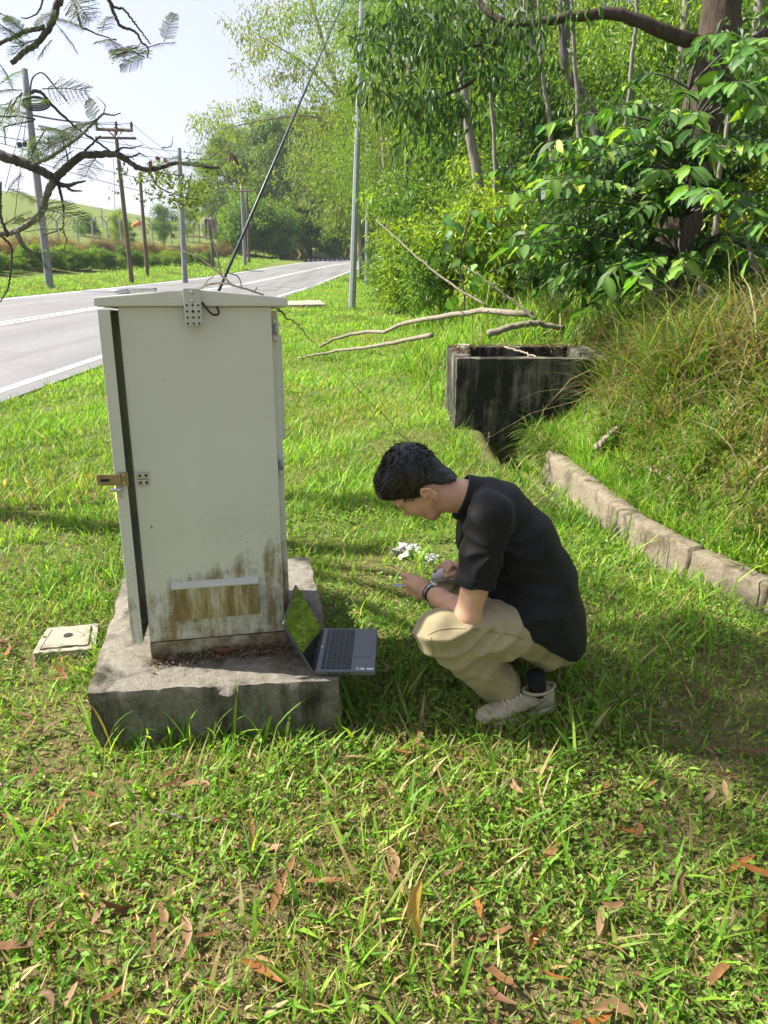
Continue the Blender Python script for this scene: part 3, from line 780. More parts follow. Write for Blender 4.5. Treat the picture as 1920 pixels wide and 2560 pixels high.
Zb = np.array([at(u, 655, p[1])[2] for u, p in zip(us, Pb)])
for i in range(len(us) - 1):
    a, c = Pb[i] - bo, Pb[i + 1] - bo; zt0 = Zb[i] - bo[2]
    b = MB(); n_ = np.array([0, .12, 0])
    b.hexa([a + (0, 0, -.3), c + (0, 0, -.3), c + n_ * 2 + (0, 0, -.3), a + n_ * 2 + (0, 0, -.3), (a[0], a[1], zt0 + .32), (c[0], c[1], zt0 + .32), (c[0], c[1] + .24, zt0 + .32), (a[0], a[1] + .24, zt0 + .32)])
    b.build('barrier_block', M['fence'] if i % 2 else M['sign_k'], bar)
# ------------------------------------------------------------------ foliage builders
def unit(a): return a / (np.linalg.norm(a, axis=-1, keepdims=True) + 1e-9)
def leaves(name, C, D, Nn, L, W, colr, shape=2, droop=.15, fold=.25):
    """one mesh of many leaves: C base, D axis, Nn normal"""
    C = np.asarray(C, float); D = unit(np.asarray(D, float)); n = len(C)
    S = unit(np.cross(D, Nn)); N2 = np.cross(S, D)
    L = np.broadcast_to(L, n)[:, None]; W = np.broadcast_to(W, n)[:, None]
    if shape == 2:
        st = [(.0, 0), (.45, -.5), (1, 0), (.45, .5)]; tr = [(0, 2, 1), (0, 3, 2)]
    else:
        st = [(0, 0), (.18, -.33), (.5, -.5), (.8, -.27), (1, 0), (.8, .27), (.5, .5), (.18, .33), (.5, 0)]
        tr = [(0, 8, 1), (1, 8, 2), (2, 8, 3), (3, 8, 4), (4, 8, 5), (5, 8, 6), (6, 8, 7), (7, 8, 0)]
    V = np.empty((n, len(st), 3))
    for i, (a, b) in enumerate(st):
        V[:, i] = C + D * L * a + S * W * b + N2 * (W * fold * abs(b) * 2 - L * droop * a * a)
    k = len(st); T = (np.array(tr)[None] + (np.arange(n) * k)[:, None, None]).reshape(-1, 3)
    cc = np.repeat(np.asarray(colr)[:, None], k, 1).reshape(-1, 3)
    return mesh_np(name, V.reshape(-1, 3), tris=T, col=cc)
PALK = 1.9
PAL = {
 'mid': [(.060, .115, .022), (.085, .15, .03), (.045, .09, .02)],
 'bright': [(.085, .145, .022), (.12, .175, .028), (.065, .12, .022)],
 'dark': [(.032, .068, .02), (.05, .09, .026), (.026, .055, .018)],
 'olive': [(.085, .12, .035), (.11, .145, .045), (.065, .095, .03)],
 'purple': [(.085, .05, .05), (.11, .07, .06), (.085, .06, .045), (.065, .08, .035)],
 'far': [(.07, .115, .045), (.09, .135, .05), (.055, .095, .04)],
}
def pick(pal, n, r, jit=.22):
    P = np.array(PAL[pal]) * PALK * np.array([1.1, 1.03, .9]); c = P[r.integers(0, len(P), n)]
    return np.clip(c * np.exp(r.normal(0, jit, (n, 1))) * np.exp(r.normal(0, .06, (n, 3))), .004, .6)
def clump_leaves(name, centers, rad, per, L, W, pal, r, droop=.5, shape=2, flat=.75):
    n = len(centers) * per
    ctr = np.repeat(np.asarray(centers), per, 0); rd = np.repeat(np.broadcast_to(rad, len(centers)), per)[:, None]
    off = r.normal(0, 1, (n, 3)); off = off / (np.linalg.norm(off, axis=1)[:, None]) * (r.random((n, 1)) ** .45)
    C = ctr + off * rd * (1, 1, flat)
    D = unit(off + r.normal(0, .55, (n, 3)) + np.array([0, 0, -droop * 1.6]))
    Nn = unit(r.normal(0, .7, (n, 3)) + np.array([0, 0, 1]))
    base = pick(pal, len(centers), r, .2)
    col = np.repeat(base, per, 0) * .55 + pick(pal, n, r) * .45
    col *= np.exp(r.normal(0, .13, (n, 1)))
    return leaves(name, C, D, Nn, L * np.exp(r.normal(0, .22, n)), W * np.exp(r.normal(0, .2, n)), np.clip(col, .004, .6), shape)
def tree_proto(h, r0, base, crad, nl, per, L, W, pal, seed, droop=.5, lean=(0, 0), crad_c=.55, twigs=3, wob=.05, shape=2):
    r = np.random.default_rng(seed); random.seed(seed)
    pts = [np.array([lean[0] * s * s * h, lean[1] * s * s * h, h * s]) + np.r_[r.normal(0, wob * h * s * .5, 2), 0] for s in np.linspace(0, .93, 7)]
    pts[0] = np.array([0, 0, -.3]); tr = curve(pts, 18)
    mb = MB(); mb.tube(tr, np.linspace(r0, r0 * .22, len(tr)), 8, wob=.12)
    cent = []
    for i in range(nl):
        s = base / h + (1 - base / h) * ((i + r.random()) / nl)
        p0 = np.array([np.interp(s * .93, np.linspace(0, .93, len(tr)), tr[:, k]) for k in range(3)])
        az = i * 2.4 + r.normal(0, .4); prof = math.sin(math.pi * min(1, max(.12, .25 + .72 * (s - base / h) / (1 - base / h + 1e-6)))) ** .6
        ln = crad * prof * r.uniform(.65, 1.15); dz = ln * r.uniform(.15, .75)
        p3 = p0 + np.array([math.cos(az) * ln, math.sin(az) * ln, dz]); p1 = p0 * .6 + p3 * .4 + np.array([0, 0, .12 * ln]); 
        lm = curve([p0, p1, p3], 8); mb.tube(lm, np.linspace(r0 * .3, r0 * .06, len(lm)), 5)
        for q in (.5, .72, .88, 1.0):
            c = p0 + (p3 - p0) * q + r.normal(0, .14 * crad, 3); cent.append(c)
            for _ in range(twigs - 1): cent.append(c + r.normal(0, .2 * crad, 3) * (1, 1, .8))
            mb.tube([p0 + (p3 - p0) * q * .92, c], [r0 * .07, r0 * .03], 4, False)
    cent.append(tr[-1])
    tm = mb.mesh('trunk', True)
    cm = clump_leaves('crown', np.array(cent), crad * crad_c * np.exp(r.normal(0, .25, len(cent))) * .55, per, L, W, pal, r, droop, shape)
    return tm, cm
PROTO = {
 'tall': tree_proto(13, .16, 3.5, 3.1, 15, 95, .135, .045, 'mid', 11, .6, crad_c=.40),
 'tall2': tree_proto(12, .14, 4.0, 2.8, 14, 95, .135, .042, 'olive', 12, .7, (.05, .02), crad_c=.40),
 'under': tree_proto(5.5, .06, .8, 1.8, 15, 60, .15, .062, 'bright', 13, .6),
 'under2': tree_proto(5.0, .055, .7, 1.7, 14, 60, .16, .066, 'mid', 14, .6),
 'far': tree_proto(15, .28, 1.5, 5.0, 17, 75, .42, .15, 'far', 15, .6, shape=2, crad_c=.40),
 'far2': tree_proto(15, .28, 2.0, 4.6, 16, 75, .40, .13, 'olive', 16, .9, crad_c=.40),
 'shade': tree_proto(4.6, .055, .5, 1.7, 15, 70, .15, .06, 'dark', 21, .7),  # leaves coloured dark to stand for deep shade in the wood
 'shrub': tree_proto(1.7, .02, .1, 1.0, 12, 55, .12, .05, 'bright', 17, .3),
 'shrub2': tree_proto(1.7, .02, .1, 1.0, 12, 55, .13, .05, 'mid', 18, .3),
 'scrub': tree_proto(1.3, .02, .05, 1.3, 14, 40, .15, .03, 'purple', 19, .0),
}
for k, (tm, cm) in PROTO.items():
    cm.materials.append(M['leaf']); tm.materials.append(M['bark_pale' if k in ('tall', 'tall2') else 'bark_dark'])
def plant(kind, u, Y, s, label, group=None, cat='tree', name=None, rz=None, xy=None, dz=0, sz=1.0):
    g = ground_at(u, Y) if xy is None else np.array([xy[0], xy[1], hz(*xy)])
    e = empty(name or ('tree' if cat == 'tree' else 'shrub'), g + (0, 0, dz)); e.scale = (s, s, s * sz)
    e.rotation_euler = (0, 0, rng.random() * 6.28 if rz is None else rz)
    tm, cm = PROTO[kind]; obj('trunk', tm, None, e); obj('crown', cm, None, e)
    tag(e, label, cat, group); return e
GW = 'trees of the roadside wood'
# unseen trees added behind the viewer to cut sky light from that side
for i, (x_, y_, k, s) in enumerate([(-9, -9, 'far', .8), (-2.5, -11, 'far2', .9), (10.5, -6, 'far2', .8), (13, 1.5, 'far', .8)]):
    plant(k, 0, 0, s, ('unseen added tree behind the viewer on the far left', 'unseen added tall tree straight behind the viewer', 'unseen added tree on the slope right of the viewer', 'unseen added tree above the bank outside the right edge')[i], None, xy=(x_, y_))
# the roadside wood, back to front
for u, Y, k, s in [(905, 62, 'far2', .95), (985, 55, 'far2', .85), (1060, 60, 'far', .9), (1150, 52, 'far2', .9), (1250, 58, 'far', .95), (1350, 50, 'far2', .9), (1460, 55, 'far', .9), (1570, 48, 'far2', .85), (1680, 52, 'far', .95), (1800, 46, 'far2', .9), (1910, 48, 'far', .9), (2020, 44, 'far2', .9)]:
    plant(k, u, Y, s, 'tall dense tree at the back of the roadside wood', 'back trees of the roadside wood')
for u, Y, k, s in [(1040, 31, 'tall', .95), (1120, 27, 'tall2', .9), (1215, 30, 'tall', .9), (1320, 25, 'tall2', .95), (1415, 28, 'tall', .85), (1520, 24, 'tall', .85), (1625, 27, 'tall2', .95), (1735, 23, 'tall', .8), (1850, 25, 'tall2', .9), (1960, 22, 'tall', .85)]:
    plant(k, u, Y, s, 'slender tall tree with drooping narrow leaves within the roadside wood', 'slender trees of the roadside wood')
plant('tall', 950, 40, 1.35, 'tall tree with crown hanging out over the road behind the near lamp post', rz=2.4, name='acacia_tree')
plant('tall', 990, 36, 1.1, 'tall tree standing just right of the near lamp post', rz=4.0, name='acacia_tree')
for u, Y, k, s in [(1075, 24, 'under', 1.0), (1140, 19, 'under2', .9), (1190, 23, 'under', 1.1), (1265, 18, 'under', .9), (1340, 16, 'under2', .85), (1410, 20, 'under', 1.1), (1490, 15, 'under', .8), (1570, 18, 'under2', 1.05), (1650, 15, 'under', .85), (1730, 17, 'under2', 1.0), (1820, 14, 'under2', .85), (1900, 16, 'under', 1.0), (1990, 13, 'under2', .9)]:
    plant(k, u, Y, s, 'bright leafy young tree in the understorey of the wood', 'young trees of the understorey')
for u, Y, k, s in [(1040, 22, 'shrub', 1.2), (1100, 17, 'shrub', 1.1), (1150, 14.5, 'shrub2', 1.0), (1215, 13.5, 'shrub', 1.0), (1290, 15, 'shrub', 1.1), (1370, 13, 'shrub2', .9), (1020, 27, 'shrub2', 1.3), (1460, 13.2, 'shrub', .9), (1850, 11, 'shrub2', 1.0), (1960, 10, 'shrub', 1.0)]:
    plant(k, u, Y, s, 'low leafy shrub at the edge of the wood', 'shrubs at the edge of the wood', 'shrub')
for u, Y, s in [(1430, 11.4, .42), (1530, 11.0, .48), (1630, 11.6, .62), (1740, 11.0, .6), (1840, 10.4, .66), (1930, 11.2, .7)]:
    plant('shade', u, Y, s, 'young tree with leaves coloured dark as shade behind the broad-leaved shrub', 'dark trees behind the shrub')
# beyond the bend
for u, Y, k, s, l in [(515, 118, 'far', .52, 'smallest pale tree left of the far pole'), (560, 112, 'far2', .88, 'rounded tree behind the far grey pole'), (610, 105, 'far', 1.0, 'broad dark tree beyond the bend right of the far poles'), (665, 108, 'far2', 1.05, 'full tree beyond the bend above the arrow sign'), (720, 100, 'far', 1.12, 'tall bushy tree behind the distant lamp post'), (775, 96, 'far2', 1.1, 'bushy tree above the striped barrier'), (830, 92, 'far', 1.05, 'dense tree right of the arrow sign beyond the bend'), (885, 98, 'far2', 1.1, 'dense tree behind the near lamp post beyond the bend'), (945, 100, 'far', 1.1, 'dense tree at the end of the visible road'), (1010, 104, 'far2', 1.1, 'dense dark tree beyond the road behind the pale trunks')]:
    plant(k, u, Y, s, l, 'trees beyond the bend')
for u, Y, k, s in [(590, 86, 'shrub', 2.6), (625, 84, 'shrub2', 3.0), (660, 88, 'shrub', 3.2), (700, 84, 'shrub2', 2.2), (725, 90, 'shrub', 2.6), (790, 92, 'shrub', 2.6), (830, 90, 'shrub2', 2.6), (880, 93, 'shrub', 2.6), (640, 96, 'under', 1.3), (930, 96, 'shrub2', 2.8), (765, 96, 'under2', 1.2)]:
    plant(k, u, Y, s, 'rounded green bush beyond the bend of the road', 'bushes beyond the bend', 'shrub')
# hedge of scrub before the fence
for i, u in enumerate(np.linspace(-60, 560, 30)):
    Y = np.interp(u, [-60, 560], [42, 76]) + rng.normal(0, 1.2)
    plant('scrub', u, Y, rng.uniform(.55, .8), 'brownish purple scrub bush in the row before the fence', 'purple scrub before the fence', 'shrub')
for i, u in enumerate(np.linspace(-40, 520, 26)):
    Y = np.interp(u, [-60, 560], [36, 66]) + rng.normal(0, .8)
    plant('shrub2' if i % 3 else 'shrub', u, Y, rng.uniform(.4, .75), 'low green bush at the foot of the scrub row', 'green bushes at the scrub row', 'shrub')
plant('under', 300, 74, .6, 'slim green sapling before the fence by the crossarm pole', cat='tree', name='sapling')
plant('under2', 318, 78, .5, 'small dark sapling before the fence left of the windsock', cat='tree', name='sapling')
plant('under2', 412, 88, .85, 'thin young tree on the skyline right of the windsock', cat='tree', name='sapling')
plant('shrub2', 222, 92, 1.2, 'single dark bush on the hillside', cat='shrub')
plant('under', 470, 105, .9, 'pale young tree behind the fence end', cat='tree', name='sapling')
plant('far', 500, 150, .5, 'low distant tree on the skyline beside the dead palm', cat='tree')
# dead palm
g = ground_at(531, 62); e = empty('dead_palm', g); tag(e, 'small dead palm with drooping grey fronds left of the far poles', 'palm')
tp = at(523, 556, 62) - g
b = MB(); b.tube(curve([(0, 0, -.2), tp * .5 + (.1, 0, 0), tp], 10), np.linspace(.15, .11, 9), 8, wob=.2); b.build('trunk', M['bark_dark'], e, sm=True)
b = MB()
for k in range(15):
    a = k * 2.4; L_ = rng.uniform(.9, 1.6); d_ = np.array([math.cos(a), math.sin(a), 0])
    b.tube(curve([tp, tp + d_ * .35 * L_ + (0, 0, .35), tp + d_ * .55 * L_ + (0, 0, -.2), tp + d_ * .5 * L_ + (0, 0, -1.0 * L_)], 8), [.05, .09, .1, .1, .09, .06, .03][:7], 4, False, .3)
b.build('frond', M['dead_wood'], e)

# ------------------------------------------------------------------ trees of the wood whose trunks stand out
def trunk_tree(label, segs, mat, crown=None, name='tree', crown_kw=None):
    """segs: list of (pixel polyline, distance(s), r0, r1); the first is the trunk from the ground up"""
    P0 = np.array(pole_pts(segs[0][0], segs[0][1])); base = P0[0].copy(); base[2] = hz(base[0], base[1]) - .1
    P0 = np.vstack([base, P0[1:]])
    e = empty(name, base); tag(e, label, 'tree')
    for i, (poly, Y, r0, r1) in enumerate(segs):
        P = P0 if i == 0 else np.array(pole_pts(poly, Y))
        C = curve(P - base, 26, .006); b = MB(); b.tube(C, np.linspace(r0, r1, len(C)), 14 if r0 > .15 else 8, wob=.16 if r0 > .15 else .1); b.build('trunk' if i == 0 else 'limb', mat, e, sm=True)
    if crown is not None:
        cm = clump_leaves('crown', np.array(crown) - base, **crown_kw); obj('crown', cm, M['leaf'], e)
    return e
r9 = np.random.default_rng(9)
def spray(polys, n, jit):
    out = []
    for poly, Y in polys:
        C = curve(np.array(pole_pts(poly, Y)), 40); out.append(C[r9.integers(0, len(C), n)] + np.clip(r9.normal(0, 1, (n, 3)), -1.5, 1.5) * jit)
    return np.vstack(out)
L1 = [(1745, 110), (1640, 72), (1560, 38), (1450, 38), (1340, 56), (1250, 50), (1180, -10)]
L2 = [(1345, 62), (1285, 98), (1190, 112), (1125, 135)]
L3 = [(1275, 52), (1215, 130), (1180, 205), (1090, 245), (1035, 292)]
dr_c = spray([(L3, 9.2), (L2, 9.4), ([(1180, -10), (1090, 40), (1000, 60), (960, 120)], 9.6), ([(1125, 20), (1060, 120), (1010, 200), (985, 300)], 9.4)], 26, (.22, .5, .22))
trunk_tree('massive brown-barked tree at upper right with a long horizontal limb',
    [([(1672, 838), (1690, 620), (1735, 380), (1785, 150), (1815, -60), (1850, -300)], 9.3, .27, .2), (L1, [9.3, 9.2, 9.2, 9.2, 9.3, 9.4, 9.6], .085, .03), (L2, 9.4, .04, .015), (L3, 9.25, .03, .01),
     ([(1800, 180), (1880, 110), (1960, 60)], 9.4, .1, .05)], M['bark_brown'], dr_c, 'acacia_tree', dict(rad=.24, per=22, L=.14, W=.04, pal='dark', r=r9, droop=.8))
trunk_tree('tall airy tree reaching left over the road against the sky', [([(905, 690), (885, 450), (850, 250), (800, 80), (760, -60)], 52, .2, .1), ([(862, 330), (770, 290), (660, 300), (545, 325)], 52, .1, .03), ([(850, 250), (760, 160), (650, 90)], 52, .09, .03), ([(820, 150), (860, 60), (900, -30)], 52, .08, .03)], M['bark_pale'],
    np.vstack([spray([([(600, 305), (570, 300), (530, 335)], 52), ([(690, 210), (640, 110), (620, 60)], 52)], 26, (1.0, 1.4, .7)), spray([([(760, 250), (700, 160), (690, 60)], 52), ([(800, 330), (760, 200), (740, 40)], 53), ([(850, 400), (820, 250), (800, 60)], 52), ([(720, 30), (800, 0), (900, 20)], 51), ([(880, 300), (900, 150), (930, 30)], 51)], 34, (1.5, 1.6, 1.1))]), 'acacia_tree', dict(rad=.75, per=34, L=.26, W=.085, pal='olive', r=r9, droop=.6))
trunk_tree('slanting pale trunk with orange-brown bark left of the broad-leaved shrub', [([(1212, 560), (1195, 470), (1178, 360), (1163, 255), (1150, 100), (1140, -60)], 15, .11, .06)], M['bark_pale'], spray([([(1150, 90), (1140, -60)], 15)], 40, (.8, .8, .5)), 'acacia_tree', dict(rad=.3, per=40, L=.15, W=.035, pal='mid', r=r9, droop=1.0))
trunk_tree('thin straight pale trunk beside the near lamp post', [([(1010, 745), (1012, 600), (1016, 420), (1022, 250), (1020, 60)], 24, .085, .05)], M['bark_pale'], spray([([(1016, 380), (1022, 250), (1020, 60)], 24)], 60, (1.1, 1.1, .7)), 'acacia_tree', dict(rad=.4, per=40, L=.16, W=.035, pal='mid', r=r9, droop=1.0))
trunk_tree('left of the twin pale trunks at the lawn edge', [([(978, 738), (974, 600), (966, 480), (955, 300)], 30, .14, .08)], M['bark_pale'], spray([([(966, 470), (955, 250)], 30)], 50, (1.3, 1.3, .9)), 'acacia_tree', dict(rad=.45, per=40, L=.17, W=.036, pal='olive', r=r9, droop=1.0))
trunk_tree('right of the twin pale trunks at the lawn edge', [([(992, 738), (986, 620), (985, 480), (990, 300)], 29.5, .11, .07)], M['bark_pale'])
trunk_tree('thin pale trunk showing between the shrub leaves', [([(1475, 620), (1462, 540), (1452, 470), (1445, 300), (1436, 120), (1425, -60)], 12, .05, .025)], M['bark_pale'])
trunk_tree('dark brown trunk with a curved limb in the upper middle of the wood', [([(1345, 420), (1338, 280), (1328, 90), (1320, -60)], 17, .11, .08), ([(1520, 520), (1490, 330), (1466, 245), (1425, 190), (1408, 130), (1405, -20)], 13, .09, .06)], M['bark_dark'])
trunk_tree('straight brown trunk left of the massive tree', [([(1420, 330), (1412, 120), (1416, -40)], 19, .12, .1)], M['bark_dark'])
trunk_tree('slim pale trunk just left of the massive brown tree', [([(1690, 300), (1700, 180), (1712, 60), (1722, -60)], 14, .09, .075)], M['bark_pale'])
trunk_tree('slim grey trunk right of the massive tree base', [([(1745, 838), (1748, 770), (1762, 680), (1790, 560), (1800, 420), (1830, 250)], 8.6, .05, .02)], M['bark_pale'])
trunk_tree('thin crooked stem near the right edge', [([(1910, 930), (1898, 800), (1893, 690), (1868, 600), (1858, 480)], 6.6, .022, .014), ([(1896, 800), (1820, 760), (1700, 728), (1600, 722)], 6.7, .012, .006)], M['bark_pale'])
trunk_tree('pale trunk at the upper right corner', [([(1880, 400), (1895, 60), (1900, -60)], 13, .1, .08)], M['bark_pale'])

for i, (u, v0, lean_, Y, r_) in enumerate([(1105, 600, -30, 20, .05), (1135, 560, 25, 18, .045), (1245, 560, -20, 13.5, .04), (1285, 520, 30, 16, .05), (1390, 520, -35, 14, .045), (1560, 400, 30, 12.5, .04), (1080, 620, 12, 25, .06), (1180, 600, 40, 22, .06), (1330, 540, -15, 20, .055)]):
    e = trunk_tree('slim bare trunk standing inside the roadside wood', [([(u, v0), (u + lean_ * .4, v0 - 170), (u + lean_, v0 - 340), (u + lean_ * 1.3, v0 - 560)], Y, r_, r_ * .6)], M['bark_pale' if i % 3 else 'bark_brown'], name='slim_tree'); e["group"] = 'slim trunks in the wood'
# ------------------------------------------------------------------ broad-leaved shrub
r5 = np.random.default_rng(5)
SB = np.array([3.05, 8.0, hz(3.05, 8.0)])
sh = empty('broad_leaved_shrub', SB); tag(sh, 'large shrub with big glossy drooping leaves over the drain bank', 'shrub')
twigs = []
ends = []
for u in np.arange(1235, 1960, 50):
    for v in np.arange(90, 790, 50):
        if u < 1330 and (v < 420 or v > 700): continue
        if v < 300 and u < 1500 or v < 230 and u < 1780: continue
        if v > 690 and u > 1620: continue
        if r5.random() < .16: continue
        ends.append((u + r5.normal(0, 22), v + r5.normal(0, 20), 7.3 + r5.normal(0, .55) - .6 * (u > 1700)))
b = MB(); b.tube(curve([(0, 0, -.1), (.05, -.1, .8), (-.05, -.15, 1.6), (.0, .1, 2.4)], 14), np.linspace(.05, .012, 13), 8, wob=.1)
hubs = [np.array(p) for p in [(.05, -.1, .8), (0, -.12, 1.2), (-.05, -.15, 1.6), (0, -.05, 2.0), (.0, .1, 2.4)]]
LC, LD_, LN, LL, LWd = [], [], [], [], []
for (u, v, Y) in ends:
    E_ = at(u, v, Y) - SB
    h_ = min(hubs, key=lambda q: abs(q[2] - E_[2] + .1)); 
    S_ = h_ + (E_ - h_) * .35
    mid_ = (S_ + E_) / 2 + np.array([0, 0, .12])
    C = curve([h_, S_ + (0, 0, .1), mid_, E_], 15); b.tube(C, np.linspace(.013, .004, len(C)), 5, False)
    T = unit(np.gradient(C, axis=0)); k0 = int(len(C) * .55)
    nlv = r5.integers(12, 17)
    for j in range(nlv):
        q = k0 + (len(C) - 1 - k0) * (j + 1) / nlv; i = int(min(q, len(C) - 1)); p = C[i]
        side = 1 if j % 2 else -1; sd = unit(np.cross(T[i], (0, 0, 1.0)))
        d_ = unit(T[i] * r5.uniform(.35, .8) + sd * side * r5.uniform(.5, 1.0) + np.array([0, 0, r5.uniform(-.75, .0)]))
        LC.append(p); LD_.append(d_); LN.append(unit(np.array([0, 0, 1.0]) + r5.normal(0, .35, 3))); LL.append(r5.uniform(.10, .235)); LWd.append(r5.uniform(.40, .5))
b.build('stem', M['bark_dark'], sh, sm=True)
LC, LD_, LN, LL, LWd = map(np.array, (LC, LD_, LN, LL, LWd))
LCOL = np.clip(pick('mid', len(LC), r5, .2) * np.where(r5.random((len(LC), 1)) < .2, [[1.7, 1.6, 1.1]], [[.62, .78, .72]]), 0, .5)
vis = np.argsort(LC[:, 1] - .5 * LL)          # nearest first
LEAFM = []
for k in range(18):
    c = LCOL[r5.integers(0, len(LCOL))]
    w = r5.uniform(.38, .52)
    st_y = [0, .06, .18, .34, .5, .66, .8, .92, 1.0]; wd = [.02, .16, .36, .48, .5, .43, .29, .13, .0]
    V, T3 = [], []
    dp = r5.uniform(.05, .42); fo_ = r5.uniform(.05, .5); und = r5.uniform(0, .05)
    for i, (a, q) in enumerate(zip(st_y, wd)):
        zc3 = -dp * a * a
        for s_ in (-1, 0, 1):
            V.append((a, s_ * q * w, zc3 + abs(s_) * q * w * fo_ + und * s_ * math.sin(a * 14 + k)))
    for i in range(len(st_y) - 1):
        for s_ in (0, 1):
            T3.append((i * 3 + s_, (i + 1) * 3 + s_, (i + 1) * 3 + s_ + 1, i * 3 + s_ + 1))
    V = np.array(V); cc = np.tile(c, (len(V), 1)); cc[1::3] = np.minimum(c * 1.7 + .02, .5)
    m_ = mesh_np('leaf', V, T3, col=cc, smooth_shade=True); m_.materials.append(M['bigleaf']); LEAFM.append(m_)
for i in vis[:300]:
    o = obj('leaf', LEAFM[r5.integers(0, 18)], None, sh, LC[i])
    S_ = unit(np.cross(LN[i], LD_[i])); N_ = np.cross(LD_[i], S_)
    o.rotation_euler = Matrix(np.stack([LD_[i], S_, N_], 1)).to_euler(); o.scale = (LL[i],) * 3
rest = vis[300:]
if len(rest):
    o = obj('foliage', leaves('foliage', LC[rest], LD_[rest], LN[rest], LL[rest], LL[rest] * LWd[rest], LCOL[rest], 9, .18, .25), M['bigleaf'], sh); o["kind"] = "stuff"
# young plant with heart-shaped leaves
e = empty('young_plant', ground_at(1150, 11.5)); tag(e, 'young plant with pale heart-shaped leaves at the edge of the wood', 'plant')
eo = np.array(e.location); b = MB(); b.tube(curve([(0, 0, 0), (.05, 0, .6), (-.05, .0, 1.2), (.1, 0, 1.9)], 10), .015, 6); b.build('stem', M['bark_dark'], e, sm=True)
for k in range(22):
    p = np.array([r5.normal(0, .22), r5.normal(0, .2), r5.uniform(.5, 1.9)]); a = r5.random() * 6.28
    d_ = unit(np.array([math.cos(a), math.sin(a) - .4, -r5.uniform(.5, 1.4)])); n_ = unit(np.array([0, -.8, .6]) + r5.normal(0, .3, 3)); s_ = unit(np.cross(n_, d_)); n_ = np.cross(d_, s_)
    o = obj('leaf', LEAFM[k % 10], None, e, p); o.rotation_euler = Matrix(np.stack([d_, s_, n_], 1)).to_euler(); q = r5.uniform(.17, .26); o.scale = (q, q * 1.5, q)

# ------------------------------------------------------------------ tree whose boughs enter from the left
r6 = np.random.default_rng(6)
ft = empty('feathery_tree', (-5.2, 4.6, hz(-4.0, 4.6))); tag(ft, 'bare-limbed tree with feathery fronds reaching in from the upper left', 'tree')
fo3 = np.array(ft.location)
b = MB(); C = curve([(0, 0, -.2), (.1, 0, 1.2), (.3, .1, 2.2), (.4, .0, 3.4), (.7, -.1, 4.6)], 16); b.tube(C, np.linspace(.14, .07, len(C)), 12, wob=.12); b.build('trunk', M['bark_pale'], ft, sm=True)
boughs = [
 ([(-420, 290), (-150, 330), (0, 388), (60, 408), (112, 432), (142, 452)], [5.0, 4.9, 4.8, 4.8, 4.8, 4.8], .033, .024),
 ([(132, 452), (165, 420), (205, 390), (250, 386), (290, 385), (320, 402), (350, 420), (392, 422), (440, 408), (500, 414), (550, 420)], 4.8, .022, .008),
 ([(135, 450), (115, 490), (105, 530), (70, 562), (30, 580), (-60, 600)], [4.8, 4.8, 4.8, 4.75, 4.7, 4.6], .02, .014),
 ([(140, -40), (140, 20), (128, 60), (95, 105), (60, 130), (28, 158)], 4.9, .022, .014),
 ([(110, 68), (60, 80), (30, 95), (-40, 125)], 4.9, .012, .01),
 ([(172, -20), (195, 40), (205, 68), (222, 75), (250, 88), (292, 100)], 4.8, .009, .003),
 ([(262, -20), (285, 35), (302, 65), (335, 78), (355, 105), (370, 120), (369, 145)], 4.7, .012, .003),
 ([(268, -10), (310, 25), (340, 62), (365, 95), (376, 110)], 4.7, .008, .003),
 ([(85, 412), (125, 393), (165, 366), (205, 335), (238, 302), (258, 286), (280, 288), (302, 283)], 4.75, .011, .003),
 ([(75, 232), (100, 230), (130, 262), (165, 296), (200, 325), (250, 360), (290, 388), (340, 412), (400, 432), (460, 438)], 4.85, .009, .003),
 ([(142, 458), (165, 464), (190, 458), (214, 452)], 4.8, .014, .004), ([(165, 464), (180, 476), (205, 477)], 4.8, .008, .003),
 ([(147, 465), (155, 500), (160, 540), (158, 575), (166, 600), (160, 625)], 4.8, .008, .002), ([(158, 570), (135, 580), (105, 588)], 4.8, .005, .002),
 ([(40, 578), (55, 610), (75, 635), (78, 650)], 4.7, .014, .008), ([(5, 590), (28, 620), (26, 680), (20, 720), (0, 755)], 4.7, .007, .004),
 ([(20, 590), (2, 540), (2, 455)], 4.6, .01, .006),
 ([(365, 422), (400, 470), (455, 490), (520, 505)], 4.9, .005, .002), ([(505, 414), (560, 440), (640, 455)], 5.2, .005, .002),
 ([(210, 380), (240, 350), (252, 340)], 4.8, .006, .003), ([(172, 405), (160, 360), (145, 325)], 4.8, .004, .002), ([(282, 384), (305, 370), (330, 370), (358, 362)], 4.8, .006, .002),
 ([(295, 388), (330, 392), (350, 384), (365, 392)], 4.8, .006, .002), ([(0, 290), (10, 320), (14, 362)], 4.7, .005, .003), ([(258, 285), (262, 262), (240, 240)], 4.75, .0025, .001), ([(405, 370), (428, 365), (432, 342)], 4.8, .0025, .001),
 ([(110, -5), (95, 30), (70, 45), (52, 44)], 4.9, .005, .002),
]
for poly, Y, r0, r1 in boughs:
    P = np.array(pole_pts(poly, Y)) - fo3
    if poly[0][0] == -420: P = np.vstack([[.32, .1, 2.25], P])
    if poly[0] in ((140, -40), (172, -20), (262, -20), (268, -10)):
        P = np.vstack([[.65, -.1, 4.4], at(poly[0][0] - 130, poly[0][1] - 260, 4.7) - fo3, P])
    if poly[0] == (0, 290): P = np.vstack([[.3, .05, 2.3], P])
    C = curve(P, 66, .002); b = MB(); b.tube(C, np.linspace(r0 * 1.15, r1, len(C)), 8, wob=.2); b.build('bough', M['bark_pale' if poly[0] in ((135, 450), (40, 578), (85, 412)) else 'bark_dark'], ft, sm=True)
